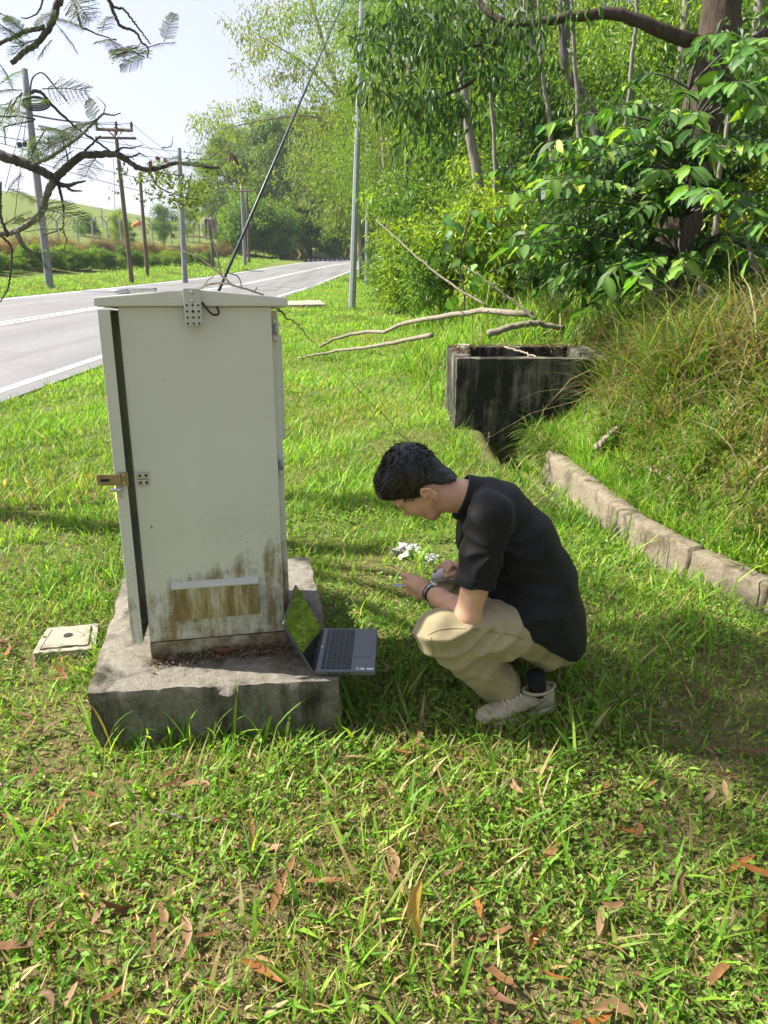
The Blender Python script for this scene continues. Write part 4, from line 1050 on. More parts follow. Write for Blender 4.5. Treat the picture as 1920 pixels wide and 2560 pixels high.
def frond_mesh(seed, npair=11, lf=9):
    r = np.random.default_rng(seed); C, D, N_, L_, W_ = [], [], [], [], []
    mb_v = []
    for i in range(npair):
        s = .12 + .86 * i / npair; pl_ = .27 * math.sin(math.pi * (.25 + .68 * s)) + .04
        for sd in (-1, 1):
            ax = unit(np.array([.55 + .25 * s, sd, -.25 + r.normal(0, .12)])); p0 = np.array([s, 0, -.18 * s * s])
            for j in range(lf):
                q = (j + 1) / lf
                for s2 in (-1, 1):
                    C.append(p0 + ax * pl_ * q + (0, 0, -.06 * q * q)); D.append(unit(np.cross(ax, (0, 0, 1)) * s2 + ax * .5 + r.normal(0, .12, 3))); N_.append((r.normal(0, .2), r.normal(0, .2), 1)); L_.append(.044 * (1 - .35 * q)); W_.append(.024)
            mb_v.append((p0, p0 + ax * pl_))
    col = np.clip(np.array([.15, .23, .045]) * np.exp(r.normal(0, .2, (len(C), 1))), 0, .5)
    me = leaves('frond', C, D, N_, np.array(L_), np.array(W_), col, 2, .0, .1)
    b = MB(); b.tube([(0, 0, 0), (.5, 0, -.045), (1, 0, -.18)], [.012, .010, .006], 5, False)
    for a, c in mb_v: b.tube([a, c], .005, 3, False)
    return me, b.mesh('rachis')
FR_ = [frond_mesh(s, npp) for s, npp in ((1, 12), (2, 9), (3, 14))]
for f_, rc in FR_: f_.materials.append(M['frond']); rc.materials.append(M['bark_dark'])
fronds = [((55, 232), (12, 262)), ((55, 225), (-10, 215)), ((52, 240), (40, 290)), ((30, 250), (-5, 300)), ((106, 222), (198, 210)), ((60, 255), (78, 250)), ((410, 106), (428, 32)), ((370, 118), (412, 100)), ((360, 142), (290, 96)), ((365, 145), (310, 156)), ((255, 82), (262, 30)), ((222, 76), (188, 58)), ((140, 60), (172, 92)), ((85, 100), (35, 112)), ((75, 95), (20, 42)), ((55, 75), (0, 20)), ((168, 20), (205, 35)), ((150, 25), (110, 40)), ((245, 310), (165, 300)), ((240, 298), (170, 330)), ((205, 330), (135, 350)), ((190, 340), (90, 370)), ((150, 330), (130, 300)), ((240, 300), (232, 285)), ((185, 375), (150, 395)), ((240, 395), (212, 420)), ((75, 345), (65, 400)), ((110, 330), (65, 385)), ((385, 420), (432, 388)), ((440, 408), (500, 400)), ((20, 470), (80, 490)), ((15, 485), (30, 455)), ((100, 520), (180, 525)), ((110, 510), (165, 495)), ((60, 580), (140, 560)), ((75, 640), (150, 625)), ((60, 640), (20, 640)), ((70, 620), (120, 655)), ((30, 560), (90, 540)), ((0, 570), (60, 520)), ((480, 430), (470, 455)), ((0, 60), (45, 85)), ((0, 160), (30, 200)), ((0, 210), (35, 175)), ((130, 100), (90, 130)), ((180, -10), (200, 15)), ((290, 100), (240, 92)), ((272, 95), (300, 120))]
for i, (a, c) in enumerate(fronds):
    Y = 4.75 + r6.normal(0, .05); A_, C_ = at(*a, Y), at(*c, Y + r6.normal(0, .12)); ln = np.linalg.norm(C_ - A_)
    ln = max(ln * 1.12, .17)
    d_ = unit(C_ - A_); n_ = unit(np.array([0, -.55, .9]) + r6.normal(0, .4, 3)); s_ = unit(np.cross(n_, d_)); n_ = np.cross(d_, s_)
    f_, rc = FR_[i % 3]
    o = obj('frond', f_, None, ft, A_ - fo3); o.rotation_euler = Matrix(np.stack([d_, s_, n_], 1)).to_euler(); o.scale = (ln,) * 3
    q = obj('rachis', rc, None, o)
# unseen crown above the frame, fronds added to dapple the lower right
for i in range(230):
    c_ = np.array([-3.4 + np.clip(r6.normal(0, .5), -.9, .9), 2.75 + np.clip(r6.normal(0, .6), -1, 1), 4.9 + r6.normal(0, .45)]) - fo3
    gx_ = (c_ + fo3)[0] + .976 * (c_ + fo3)[2]; gy_ = (c_ + fo3)[1] - .208 * (c_ + fo3)[2]
    if gx_ < .95 + .25 * (1.9 - gy_): continue
    a_ = r6.random() * 6.28; d_ = unit(np.array([math.cos(a_), math.sin(a_), r6.normal(-.1, .25)])); n_ = unit(np.array([0, 0, 1.0]) + r6.normal(0, .4, 3)); s_ = unit(np.cross(n_, d_)); n_ = np.cross(d_, s_)
    f_, rc = FR_[i % 3]; ln = r6.uniform(.4, .6)
    o = obj('frond', f_, None, ft, c_); o.rotation_euler = Matrix(np.stack([d_, s_, n_], 1)).to_euler(); o.scale = (ln,) * 3
for p3 in ((-3.3, 2.6, 5.0), (-3.5, 2.1, 4.9), (-3.4, 3.2, 5.3)):
    P = np.array([[.5, -.1, 3.8], (np.array(p3) - fo3) * .5 + np.array([.3, 0, 2.1]), np.array(p3) - fo3]); C = curve(P, 20, .01); b = MB(); b.tube(C, np.linspace(.04, .012, len(C)), 7, wob=.15); b.build('bough', M['bark_dark'], ft, sm=True)
# small-leaved sprays at the tip
pts_ = spray([([(330, 430), (380, 455), (440, 470)], 4.9), ([(430, 425), (500, 440), (560, 430), (640, 460)], 5.0), ([(470, 470), (500, 505)], 4.95)], 26, (.10, .08, .06))
o = obj('spray', clump_leaves('spray', pts_ - fo3, .05, 12, .028, .014, 'olive', r6, .2), M['frond'], ft); o["kind"] = "stuff"
for k, (u, v, L_) in enumerate([(376, 398, .07), (395, 390, .05), (412, 392, .05), (577, 385, .06)]):
    o = obj('seed_pod', clump_leaves('seed_pod', [at(u, v, 4.8) - fo3], .005, 2, L_, .025, 'purple', r6, 2.0, 9), M['litter'], ft)
# ------------------------------------------------------------------ grass and litter
r8 = np.random.default_rng(8)
def inquad(x, y, Q, grow=0.0):
    Q = np.array(Q, float); c = Q.mean(0); Q = c + (Q - c) * (1 + grow)
    if np.cross(Q[1] - Q[0], Q[2] - Q[1]) < 0: Q = Q[::-1]
    m = np.ones(len(x), bool)
    for i in range(4):
        a, b_ = Q[i], Q[(i + 1) % 4]; m &= ((b_[0] - a[0]) * (y - a[1]) - (b_[1] - a[1]) * (x - a[0])) > 0
    return m
PLQ = [gnd(215, 1735, PZ)[:2], gnd(852, 1702, PZ)[:2], gnd(775, 1392, PZ)[:2], gnd(318, 1405, PZ)[:2]]
def keep(x, y):
    k = ~inquad(x, y, PLQ, .0) & ~inquad(x, y, fc, -.06) & ~inquad(x, y, sl, 0)
    k &= ~((x > SUMP[0] - .02) & (x < SUMP[2] + .1) & (y > SUMP[1] - .02) & (y < SUMP[3] + .02))
    d = x - xd(y)
    k &= ~((d > -.5) & (d < .1) & (y < 6.5) & (y > 5.4))
    k &= ~((d > -.19) & (d < .15) & (y < 6.5))
    k &= ~((x < near_x(y) + .04) & (x > far_x(y) - .08))
    return k
def patch(x, y, f, s): return .5 + .5 * np.sin(x * f + s) * np.cos(y * f * .83 + 1.7 * s) + .25 * np.sin(x * f * 2.3 - y * f * 1.9 + s)
def blades(x, y, h, w, lean, col, nseg=2, droop=0.0, z=None):
    n = len(x); az = r8.random(n) * 2 * np.pi; d = np.stack([np.cos(az), np.sin(az), 0 * az], 1); s = np.stack([-d[:, 1], d[:, 0], 0 * az], 1)
    tw = r8.normal(0, .5, n)[:, None]; s = unit(s + d * tw)
    base = np.stack([x, y, (height(x, y, True) if z is None else z) - .006], 1)
    h = h[:, None]; w = w[:, None]; lean = lean[:, None]; up = np.array([0, 0, 1.0])
    V = []
    for i in range(nseg + 1):
        q = i / nseg
        up_h = q * np.sqrt(np.clip(1 - .55 * lean ** 2, .12, 1)) - droop * q ** 3 * lean
        c = base + d * h * lean * q ** 1.6 + up * h * up_h
        ww = w * (1 - q ** 2.2) * .5 * (.75 + .5 * min(1, q * 2))
        if i < nseg: V += [c - s * ww, c + s * ww]
        else: V += [c]
    k = 2 * nseg + 1; V = np.stack(V, 1); o = (np.arange(n) * k)[:, None]
    Q = np.concatenate([o + np.array([2 * i, 2 * i + 1, 2 * i + 3, 2 * i + 2]) for i in range(nseg - 1)]) if nseg > 1 else None
    T = o + np.array([2 * nseg - 2, 2 * nseg - 1, 2 * nseg])
    c = np.repeat(col[:, None], k, 1); c[:, :2] *= .8; 
    return V.reshape(-1, 3), Q, T, c.reshape(-1, 3)
class Acc:
    def __init__(s): s.V, s.Q, s.T, s.C, s.n = [], [], [], [], 0
    def add(s, V, Q, T, C):
        s.V.append(V); s.C.append(C)
        if Q is not None and len(Q): s.Q.append(Q + s.n)
        s.T.append(T + s.n); s.n += len(V)
    def mesh(s, name):
        if not s.T or not sum(len(q) for q in s.T): return None
        return mesh_np(name, np.vstack(s.V), np.vstack(s.Q) if s.Q else None, np.vstack(s.T), np.vstack(s.C))
GREEN = np.array([[.195, .365, .03], [.245, .415, .042], [.155, .325, .03], [.31, .45, .065], [.115, .275, .038]])
STRAW = np.array([[.42, .33, .15], [.33, .24, .11], [.5, .42, .22]])
def gcol(n, straw, x, y):
    g = GREEN[r8.integers(0, 5, n)] * np.exp(r8.normal(0, .2, (n, 1)))
    pt = np.clip(patch(x, y, 1.9, .4), 0, 1)[:, None]
    g = g * (.78 + .4 * pt)
    st = STRAW[r8.integers(0, 3, n)] * np.exp(r8.normal(0, .2, (n, 1)))
    return np.where(r8.random((n, 1)) < straw, st, g)
def band(acc, x0, x1, y0, y1, dens, h, w, lean=(.25, .8), straw=.15, seg=2, clump=True):
    n = int((x1 - x0) * (y1 - y0) * dens); x = r8.uniform(x0, x1, n); y = r8.uniform(y0, y1, n)
    k = keep(x, y)
    p = patch(x, y, 2.6, 1.3) + .5 * patch(x, y, 9, 2.1)
    k &= r8.random(n) < np.clip(.35 + .6 * p, 0, 1)
    x, y, p = x[k], y[k], p[k]; n = len(x)
    hh = h * np.exp(r8.normal(0, .38, n)) * (.65 + .45 * np.clip(p, 0, 1.4))
    bare = np.clip(patch(x, y, 1.15, 5.0) - .55, 0, 1)
    st = np.clip(straw + .45 * bare, 0, .8)
    acc.add(*blades(x, y, hh, w * np.exp(r8.normal(0, .3, n)), r8.uniform(*lean, n), gcol(n, st[:, None], x, y), seg))
A_ = Acc()
band(A_, -2.1, 1.9, .55, 2.2, 9500, .036, .0042, (.3, 1.0), .2)
band(A_, -2.1, 1.9, .55, 2.2, 1300, .066, .0085, (.6, 1.05), .08, 3)
band(A_, -3.2, 1.9, 2.2, 4.0, 7000, .036, .0046, (.3, .95), .12)
band(A_, -3.2, 1.9, 2.2, 4.0, 550, .08, .0075, (.5, 1.0), .04, 3)
band(A_, -4.3, 1.3, 4.0, 8.0, 4200, .045, .006, (.3, .9), .08)
band(A_, -4.3, 1.3, 4.0, 8.0, 260, .10, .0085, (.5, 1.0), .04, 3)
band(A_, -4.3, 1.6, 8.0, 16, 1250, .06, .010, (.3, .9), .08)
band(A_, -4.3, 2.0, 16, 42, 420, .075, .018, (.3, .9), .06)
band(A_, -4.0, 4.5, 42, 75, 60, .13, .06, (.3, .9), .05)
band(A_, -17.5, -12.9, 18, 50, 420, .09, .02, (.3, .9), .12)
band(A_, -20, -11, 50, 80, 130, .14, .04, (.3, .9), .1)
lawn = obj('lawn_grass', A_.mesh('lawn_grass'), M['grass']); tag(lawn, 'short uneven bright green grass of the roadside lawn', kind='stuff')
# broad-leaved weeds low in the turf
n = 42000; x = r8.uniform(-2.2, 1.95, n); y = r8.uniform(.6, 4.2, n); k = keep(x, y) & (r8.random(n) < np.clip(1.15 * patch(x, y, 3.1, 7.7) + .25 * (x > .1) - .1, 0, 1)); x, y = x[k], y[k]; n = len(x)
C = np.stack([x, y, height(x, y, True) + r8.uniform(.006, .05, n)], 1); az = r8.random(n) * 6.28
D = np.stack([np.cos(az), np.sin(az), r8.normal(.1, .3, n)], 1); Nn = np.stack([r8.normal(0, .35, n), r8.normal(0, .35, n), np.ones(n)], 1)
wc = np.array([.18, .31, .04]) * np.exp(r8.normal(0, .25, (n, 1))) * np.exp(r8.normal(0, .07, (n, 3)))
o = obj('lawn_weeds', leaves('lawn_weeds', C, D, Nn, r8.uniform(.012, .03, n), r8.uniform(.008, .017, n), wc, 2, .1, .2), M['grass']); tag(o, 'small round-leaved weeds creeping through the lawn', kind='stuff')
# dry straw and leaf scraps
n = 16000; x = r8.uniform(-2.1, 1.9, n); y = r8.uniform(.6, 3.6, n); k = keep(x, y) & (r8.random(n) < .25 + .6 * np.clip(patch(x, y, 1.15, 5.0) - .3, 0, 1)); x, y = x[k], y[k]; n = len(x)
C = np.stack([x, y, height(x, y, True) + r8.uniform(.003, .02, n)], 1); az = r8.random(n) * 6.28
lc = np.array([[.24, .15, .07], [.17, .095, .045], [.32, .24, .13]])[r8.integers(0, 3, n)] * np.exp(r8.normal(0, .25, (n, 1)))
o = obj('leaf_litter', leaves('leaf_litter', C, np.stack([np.cos(az), np.sin(az), r8.normal(0, .15, n)], 1), np.stack([r8.normal(0, .3, n), r8.normal(0, .3, n), np.ones(n)], 1), r8.uniform(.012, .06, n), r8.uniform(.003, .012, n), lc, 2, .1, .3), M['litter']); tag(o, 'dry straw and leaf scraps lying in the turf', kind='stuff')
# bank: short growth by the drain, long rank grass above
B_ = Acc()
n = 75000; y = r8.uniform(1.6, 6.5, n); d = .14 + 2.6 * r8.random(n) ** 1.5; x = xd(y) + d; p = patch(x, y, 4, 3.3); k = r8.random(n) < np.clip(.6 + .5 * p, 0, 1); x, y, d = x[k], y[k], d[k]; n = len(x)
B_.add(*blades(x, y, .07 * np.exp(r8.normal(0, .4, n)), .0075 * np.exp(r8.normal(0, .3, n)), r8.uniform(.3, .95, n), gcol(n, .1, x, y), 2))
n = 16000; y = r8.uniform(1.8, 6.4, n); d = r8.uniform(1.1, 3.2, n); x = xd(y) + d
B_.add(*blades(x, y, .15 * np.exp(r8.normal(0, .4, n)), .009 * np.exp(r8.normal(0, .3, n)), r8.uniform(.3, 1.0, n), gcol(n, .3, x, y) * .75, 3, .2))
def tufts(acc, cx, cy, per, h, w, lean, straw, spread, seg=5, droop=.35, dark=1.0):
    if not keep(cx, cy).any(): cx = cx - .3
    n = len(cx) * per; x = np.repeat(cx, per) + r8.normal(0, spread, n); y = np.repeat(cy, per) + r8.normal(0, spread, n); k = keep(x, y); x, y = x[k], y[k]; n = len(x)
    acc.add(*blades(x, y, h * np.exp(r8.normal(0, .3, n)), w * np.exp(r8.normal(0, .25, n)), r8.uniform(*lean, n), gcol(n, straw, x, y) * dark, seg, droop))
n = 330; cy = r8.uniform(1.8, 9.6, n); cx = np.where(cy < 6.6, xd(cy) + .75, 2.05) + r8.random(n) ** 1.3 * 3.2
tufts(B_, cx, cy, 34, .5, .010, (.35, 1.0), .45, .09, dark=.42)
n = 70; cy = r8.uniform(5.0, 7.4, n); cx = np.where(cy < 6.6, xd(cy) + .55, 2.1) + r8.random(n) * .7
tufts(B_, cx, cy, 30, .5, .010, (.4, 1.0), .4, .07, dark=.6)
n = 260; cy = r8.uniform(7.7, 15, n); cx = .45 + r8.random(n) * 3.8
tufts(B_, cx, cy, 22, .4, .012, (.3, .95), .1, .12)
n = 150; cy = r8.uniform(14, 30, n); cx = .6 + r8.random(n) * 7
tufts(B_, cx, cy, 20, .5, .022, (.3, .95), .1, .2)
n = 110; cy = r8.uniform(8, 18, n); cx = 4 + r8.random(n) * 6
tufts(B_, cx, cy, 24, .6, .016, (.3, .95), .2, .2)
o = obj('bank_grass', B_.mesh('bank_grass'), M['grass']); tag(o, 'long rank grass on the bank above the drain', kind='stuff')
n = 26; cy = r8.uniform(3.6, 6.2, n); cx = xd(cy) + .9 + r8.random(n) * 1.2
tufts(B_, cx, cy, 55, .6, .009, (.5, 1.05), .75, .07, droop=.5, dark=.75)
o.data = B_.mesh('bank_grass'); o.data.materials.append(M['grass'])
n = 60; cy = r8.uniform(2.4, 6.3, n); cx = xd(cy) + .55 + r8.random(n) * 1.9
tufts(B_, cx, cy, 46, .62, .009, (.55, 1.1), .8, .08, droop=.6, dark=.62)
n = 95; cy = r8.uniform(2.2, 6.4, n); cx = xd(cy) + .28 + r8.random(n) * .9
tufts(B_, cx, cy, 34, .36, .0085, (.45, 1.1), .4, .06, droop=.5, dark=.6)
n = 1500; y = r8.uniform(5.45, 6.52, n); x = xd(y) + r8.uniform(.0, .24, n)
B_.add(*blades(x, y, .2 * np.exp(r8.normal(0, .4, n)), .008 * np.exp(r8.normal(0, .3, n)), r8.uniform(.5, 1.2, n), gcol(n, .25, x, y) * .6, 4, .6, z=.05 - r8.random(n) * .2))
for d0, d1, n, h_ in ((-.24, -.14, 2600, .07), (.10, .20, 4200, .085)):
    y = r8.uniform(1.6, 5.6, n); x = xd(y) + r8.uniform(d0, d1, n); k = r8.random(n) < np.clip(patch(x, y, 5, 1.1) + .1, 0, 1); x, y = x[k], y[k]; n = len(x)
    B_.add(*blades(x, y, h_ * np.exp(r8.normal(0, .5, n)), .0075 * np.exp(r8.normal(0, .3, n)), r8.uniform(.3, 1.1, n), gcol(n, .12, x, y), 3, .3, z=np.where(d0 > 0, .03, -.03) + 0 * x))
o.data = B_.mesh('bank_grass'); o.data.materials.append(M['grass'])
# tall separate clumps along the plinth and drain edge
GT = 'tall grass clumps standing out of the lawn'
def clump(cx, cy, per, h, w, label, straw=.05, spread=.03, lean=(.2, .85)):
    if not keep(np.array([cx]), np.array([cy]))[0]: cx -= .35
    a = Acc(); tufts(a, np.array([cx]), np.array([cy]), per, h, w, lean, straw, spread, 6, .3)
    m_ = a.mesh('grass_clump')
    if m_ is None: print('EMPTY CLUMP', label); return
    o = obj('grass_clump', m_, M['grass']); tag(o, label, 'grass', GT)
for u, v, per, h, l in [(470, 1868, 14, .20, 'tall grass clump before the middle of the plinth front'), (560, 1862, 16, .22, 'tallest grass clump before the plinth'), (280, 1880, 9, .26, 'arching grass clump at the left plinth corner'), (690, 1850, 12, .17, 'grass clump below the laptop at the plinth foot'), (820, 1830, 11, .18, 'grass clump at the right plinth corner'), (372, 1872, 10, .18, 'thin grass clump left of the plinth middle'), (225, 1660, 16, .14, 'grass clump between the pit cover and the plinth'), (300, 1500, 14, .22, 'grass clump behind the open door on the left'), (1150, 1115, 16, .28, 'grass clump before the left corner of the sump'), (1250, 1150, 18, .3, 'grass clump before the sump by the drain mouth'), (1300, 1180, 16, .25, 'grass clump right at the drain mouth'), (1570, 1400, 18, .2, 'grass clump on the lawn against the drain wall'), (1690, 1470, 18, .2, 'grass clump near the drain wall farther right'), (1050, 1420, 16, .17, 'grass clump beside the white rubbish'), (1500, 1560, 18, .18, 'grass clump right of the crouching person'), (1750, 1610, 16, .18, 'grass clump at the right edge below the drain'), (1400, 2120, 12, .2, 'sprawling broad grass clump in the lower right'), (1560, 2250, 12, .2, 'sprawling grass clump at lower right corner'), (1230, 1960, 9, .2, 'grass clump in the lower middle right'), (620, 2150, 12, .14, 'grass clump in the lower left foreground')]:
    p = gnd(u, v); clump(p[0], p[1], per, h * .72, .0068, l)
# fallen brown leaves, each its own thing
LM = []
LEAFC = [(.22, .11, .04), (.17, .08, .03), (.27, .16, .075), (.13, .065, .03), (.27, .105, .025), (.30, .20, .11)]
for k in range(9):
    w = r8.uniform(.16, .24); sick = r8.uniform(-.22, .22); curl = r8.uniform(.1, .55); lift = r8.uniform(-.12, .2)
    V, Q3 = [], []
    for i, a in enumerate(np.linspace(0, 1, 9)):
        q = w * (math.sin(math.pi * min(1, a * .94 + .03)) ** .75) * .5
        for s_ in (-1, 0, 1):
            V.append((a, sick * math.sin(math.pi * a) + s_ * q, lift * (a - .5) ** 2 * 2 + abs(s_) * q * curl + .01 * math.sin(a * 17 + k + s_)))
        if i < 8:
            for s_ in (0, 1): Q3.append((i * 3 + s_, (i + 1) * 3 + s_, (i + 1) * 3 + s_ + 1, i * 3 + s_ + 1))
    V = np.array(V); V[:, 0] -= .5; V[:, 2] -= V[:, 2].min()
    cc = np.tile(np.array(LEAFC[k % 6]), (len(V), 1)) * np.exp(r8.normal(0, .12, (len(V), 1))); cc[1::3] *= .8
    m_ = mesh_np('fallen_leaf', V, Q3, col=cc, smooth_shade=True); m_.materials.append(M['litter']); LM.append(m_)
spots = [(430, 1965), (500, 1990), (600, 1950), (150, 2050), (80, 2080), (30, 2060), (725, 2210), (810, 2230), (85, 2300), (270, 2290), (400, 2330), (420, 2280), (660, 2460), (120, 2545), (1220, 2015), (1290, 1985), (1500, 1990), (1620, 1990), (1770, 2015), (1885, 2200), (1890, 2320), (1230, 2340), (1600, 2430), (970, 2170), (1130, 2180), (900, 1880), (1040, 1850), (985, 1840), (820, 1840), (720, 1850), (745, 1830), (1000, 1900), (1070, 1895), (1110, 1980), (320, 1830), (340, 1860), (130, 1850), (60, 1790), (70, 1850), (150, 1700), (1690, 1700), (560, 2080), (640, 2110), (850, 2080), (1480, 2540), (1540, 2380), (1880, 1880), (1750, 1750), (940, 1640), (905, 1600), (960, 1690), (880, 1560), (1320, 1660), (90, 1660), (1350, 2340), (1190, 2260), (690, 2280), (1800, 2450)]
spots += [(r8.uniform(0, 1920), r8.uniform(1880, 2540)) for _ in range(34)] + [(r8.uniform(0, 200), r8.uniform(1500, 1850)) for _ in range(8)]
for u, v in spots:
    p = gnd(u + r8.normal(0, 4), v + r8.normal(0, 4)); 
    if not keep(np.array([p[0]]), np.array([p[1]]))[0]: continue
    o = obj('fallen_leaf', LM[r8.integers(0, 9)]); o.location = (p[0], p[1], hz(p[0], p[1]) + r8.uniform(.022, .042)); q = r8.uniform(.06, .115)
    o.scale = (q, q, q); o.rotation_euler = (r8.normal(0, .3), r8.normal(0, .25), r8.random() * 6.28)
    where = ('in the shade between plinth and shoes' if v < 1800 and 850 < u < 1350 else 'on the lawn right of the person' if u > 1350 and v < 1900 else 'left of the plinth' if v < 1880 and u < 400 else 'along the plinth front towards the shoes' if v < 1930 else 'in the right foreground' if u > 1150 else 'in the left foreground' if u < 640 else 'in the middle foreground')
    tag(o, 'dry curled brown leaf lying in the grass ' + where, 'leaf', 'fallen brown leaves ' + where)
o = obj('fallen_leaf', LM[2]); p = gnd(1050, 2320); o.location = (p[0], p[1], .06); o.scale = (.13,) * 3; o.rotation_euler = (.3, -1.0, 1.5); tag(o, 'yellow upright dead leaf in the lower middle of the lawn', 'leaf')
o.data = o.data.copy(); a = o.data.attributes['col']; a.data.foreach_set('color', np.tile([.5, .32, .06, 1], (len(o.data.vertices), 1)).astype(np.float32).ravel())
# debris at the cabinet foot
n = 900; s = r8.random(n); x = FL[0] + (FR[0] - FL[0]) * s * 1.02 + r8.normal(0, .008, n); y = FL[1] + (FR[1] - FL[1]) * s - .004 - np.abs(r8.normal(0, .028, n)); az = r8.random(n) * 6.28
dc = np.array([[.12, .08, .045], [.2, .13, .07], [.07, .05, .03], [.3, .22, .13]])[r8.integers(0, 4, n)]
o = obj('plinth_debris', leaves('plinth_debris', np.stack([x, y, PZ + r8.uniform(.002, .018, n)], 1), np.stack([np.cos(az), np.sin(az), r8.normal(0, .2, n)], 1), np.stack([r8.normal(0, .4, n), r8.normal(0, .4, n), np.ones(n)], 1), r8.uniform(.01, .05, n), r8.uniform(.0015, .006, n), dc, 2, .05, .2), M['litter']); tag(o, 'dry needles and leaf scraps piled along the cabinet foot', kind='stuff')
for u, v, q, l in [(560, 1622, .1, 'red-brown dry leaf on the plinth against the cabinet foot')]:
    o = obj('fallen_leaf', LM[1]); p = gnd(u, v, PZ + .02); o.location = p; o.scale = (q,) * 3; o.rotation_euler = (.2, .1, .25); tag(o, l, 'leaf')
# fallen branches behind the sump and on the lawn
def log(label, poly, zs, r0, r1, name='fallen_branch', mat='dead_wood', wob=.12, Y=None):
    P = np.array([gnd(u, v, z) for (u, v), z in zip(poly, zs or [])]) if Y is None else np.array([at(u, v, y_) for (u, v), y_ in zip(poly, Y)]); b = MB(); C = curve(P, 26, .006); b.tube(C, np.linspace(r0, r1, len(C)), 8, wob=wob); o = b.build(name, M[mat], sm=True); tag(o, label, 'branch'); return o
log('long pale fallen branch with a bend lying left of the sump', [(800, 868), (830, 850), (900, 832), (960, 828), (1020, 806), (1100, 792), (1200, 778), (1330, 786)], None, .022, .04, Y=[12.6, 12.6, 12.2, 11.5, 10.8, 10, 9.2, 8.6])
log('straight pale fallen branch below the bent one', [(745, 895), (830, 880), (920, 868), (1010, 852), (1080, 838)], None, .016, .032, Y=[11.6, 11.3, 10.6, 10, 9.4])
log('thick pale broken branch lying behind the sump rim', [(1220, 835), (1280, 818), (1340, 808), (1410, 822)], None, .04, .028, Y=[8.0, 8.0, 8.0, 8.0])
log('thin bare fallen stem rising left from behind the sump', [(1215, 765), (1100, 690), (1000, 605), (940, 548)], None, .014, .007, Y=[8.3, 8.8, 9.4, 9.9])
log('second bare fallen stem leaning behind the sump', [(1340, 800), (1240, 720), (1160, 665)], None, .015, .008, Y=[8.1, 8.3, 8.5])
log('white stick fallen across the sump opening', [(1262, 868), (1310, 882), (1350, 897)], [.66, .65, .65], .011, .008)
log('short dead branch stub on the bank right of the drain', [(1490, 1120), (1520, 1095), (1545, 1070)], [.2, .28, .34], .03, .02)
log('short pale root lying on the bank above the drain', [(1610, 1165), (1650, 1185), (1690, 1205)], [.2, .2, .2], .018, .014)
log('thin white stick lying in the foreground grass', [(400, 2025), (480, 2050), (570, 2053)], [.03, .035, .03], .004, .003)
log('thin dry twig arching in the lawn above the person', [(1198, 1180), (1215, 1120), (1225, 1080)], None, .005, .002, Y=[5.2, 5.2, 5.2])
log('thin dry stem hanging from the cabinet roof corner to the lawn', [(690, 768), (740, 812), (800, 870)], None, .006, .005, Y=[2.75, 6, 12.2])
n = 700; e_ = r8.random(n); x = np.where(e_ < .3, r8.uniform(.67, .8, n), r8.uniform(.7, 2.0, n)); y = np.where(e_ < .3, r8.uniform(6.9, 7.6, n), r8.uniform(7.46, 7.62, n)); az = r8.random(n) * 6.28
o = obj('rim_litter', leaves('rim_litter', np.stack([x, y, .64 + r8.uniform(.002, .03, n)], 1), np.stack([np.cos(az), np.sin(az), r8.normal(0, .3, n)], 1), np.stack([r8.normal(0, .4, n), r8.normal(0, .4, n), np.ones(n)], 1), r8.uniform(.02, .09, n), r8.uniform(.004, .014, n), np.array([[.2, .11, .05], [.3, .2, .1], [.12, .08, .04]])[r8.integers(0, 3, n)], 2, .1, .3), M['litter']); tag(o, 'dry leaves and soil gathered on the sump rim', kind='stuff')
# broken concrete lump on the sump corner
o = rough_block('rubble_lump', [(.76, 7.40), (.88, 7.38), (.90, 7.50), (.78, 7.52)], .60, .69, M['lid'], 8, .03, None, .05, 12); tag(o, 'pale lump of broken concrete on the sump corner', 'rubble')
# crumpled white plastic rubbish
r4 = np.random.default_rng(4); p = gnd(1020, 1398)
n1, n2 = 16, 12; V = []
for i in range(n1):
    for j in range(n2):
        a = 2 * math.pi * i / n1; q = math.pi * j / (n2 - 1); rr_ = 1 + .35 * math.sin(5 * a + 3 * q) * math.sin(q) + r4.normal(0, .12)
        V.append((.07 * rr_ * math.sin(q) * math.cos(a), .06 * rr_ * math.sin(q) * math.sin(a), .04 * rr_ * math.cos(q)))
Fq = [(i * n2 + j, ((i + 1) % n1) * n2 + j, ((i + 1) % n1) * n2 + j + 1, i * n2 + j + 1) for i in range(n1) for j in range(n2 - 1)]
M['plastic'] = simple('crumpled_plastic', (.36, .35, .32), .5, 0, .4, .35, 25)
o = MB().add(V, Fq).build('plastic_rubbish', M['plastic']); o.location = (p[0], p[1], .045); tag(o, 'crumpled white plastic rubbish in the grass beyond the phone', 'rubbish')
o = MB().add(np.array(V) * (.8, .7, .5), Fq).build('plastic_rubbish', M['plastic']); p2 = gnd(1075, 1412); o.location = (p2[0], p2[1], .03); o.rotation_euler = (0, 0, 1.2); tag(o, 'flatter piece of white rubbish beside the knee', 'rubbish')
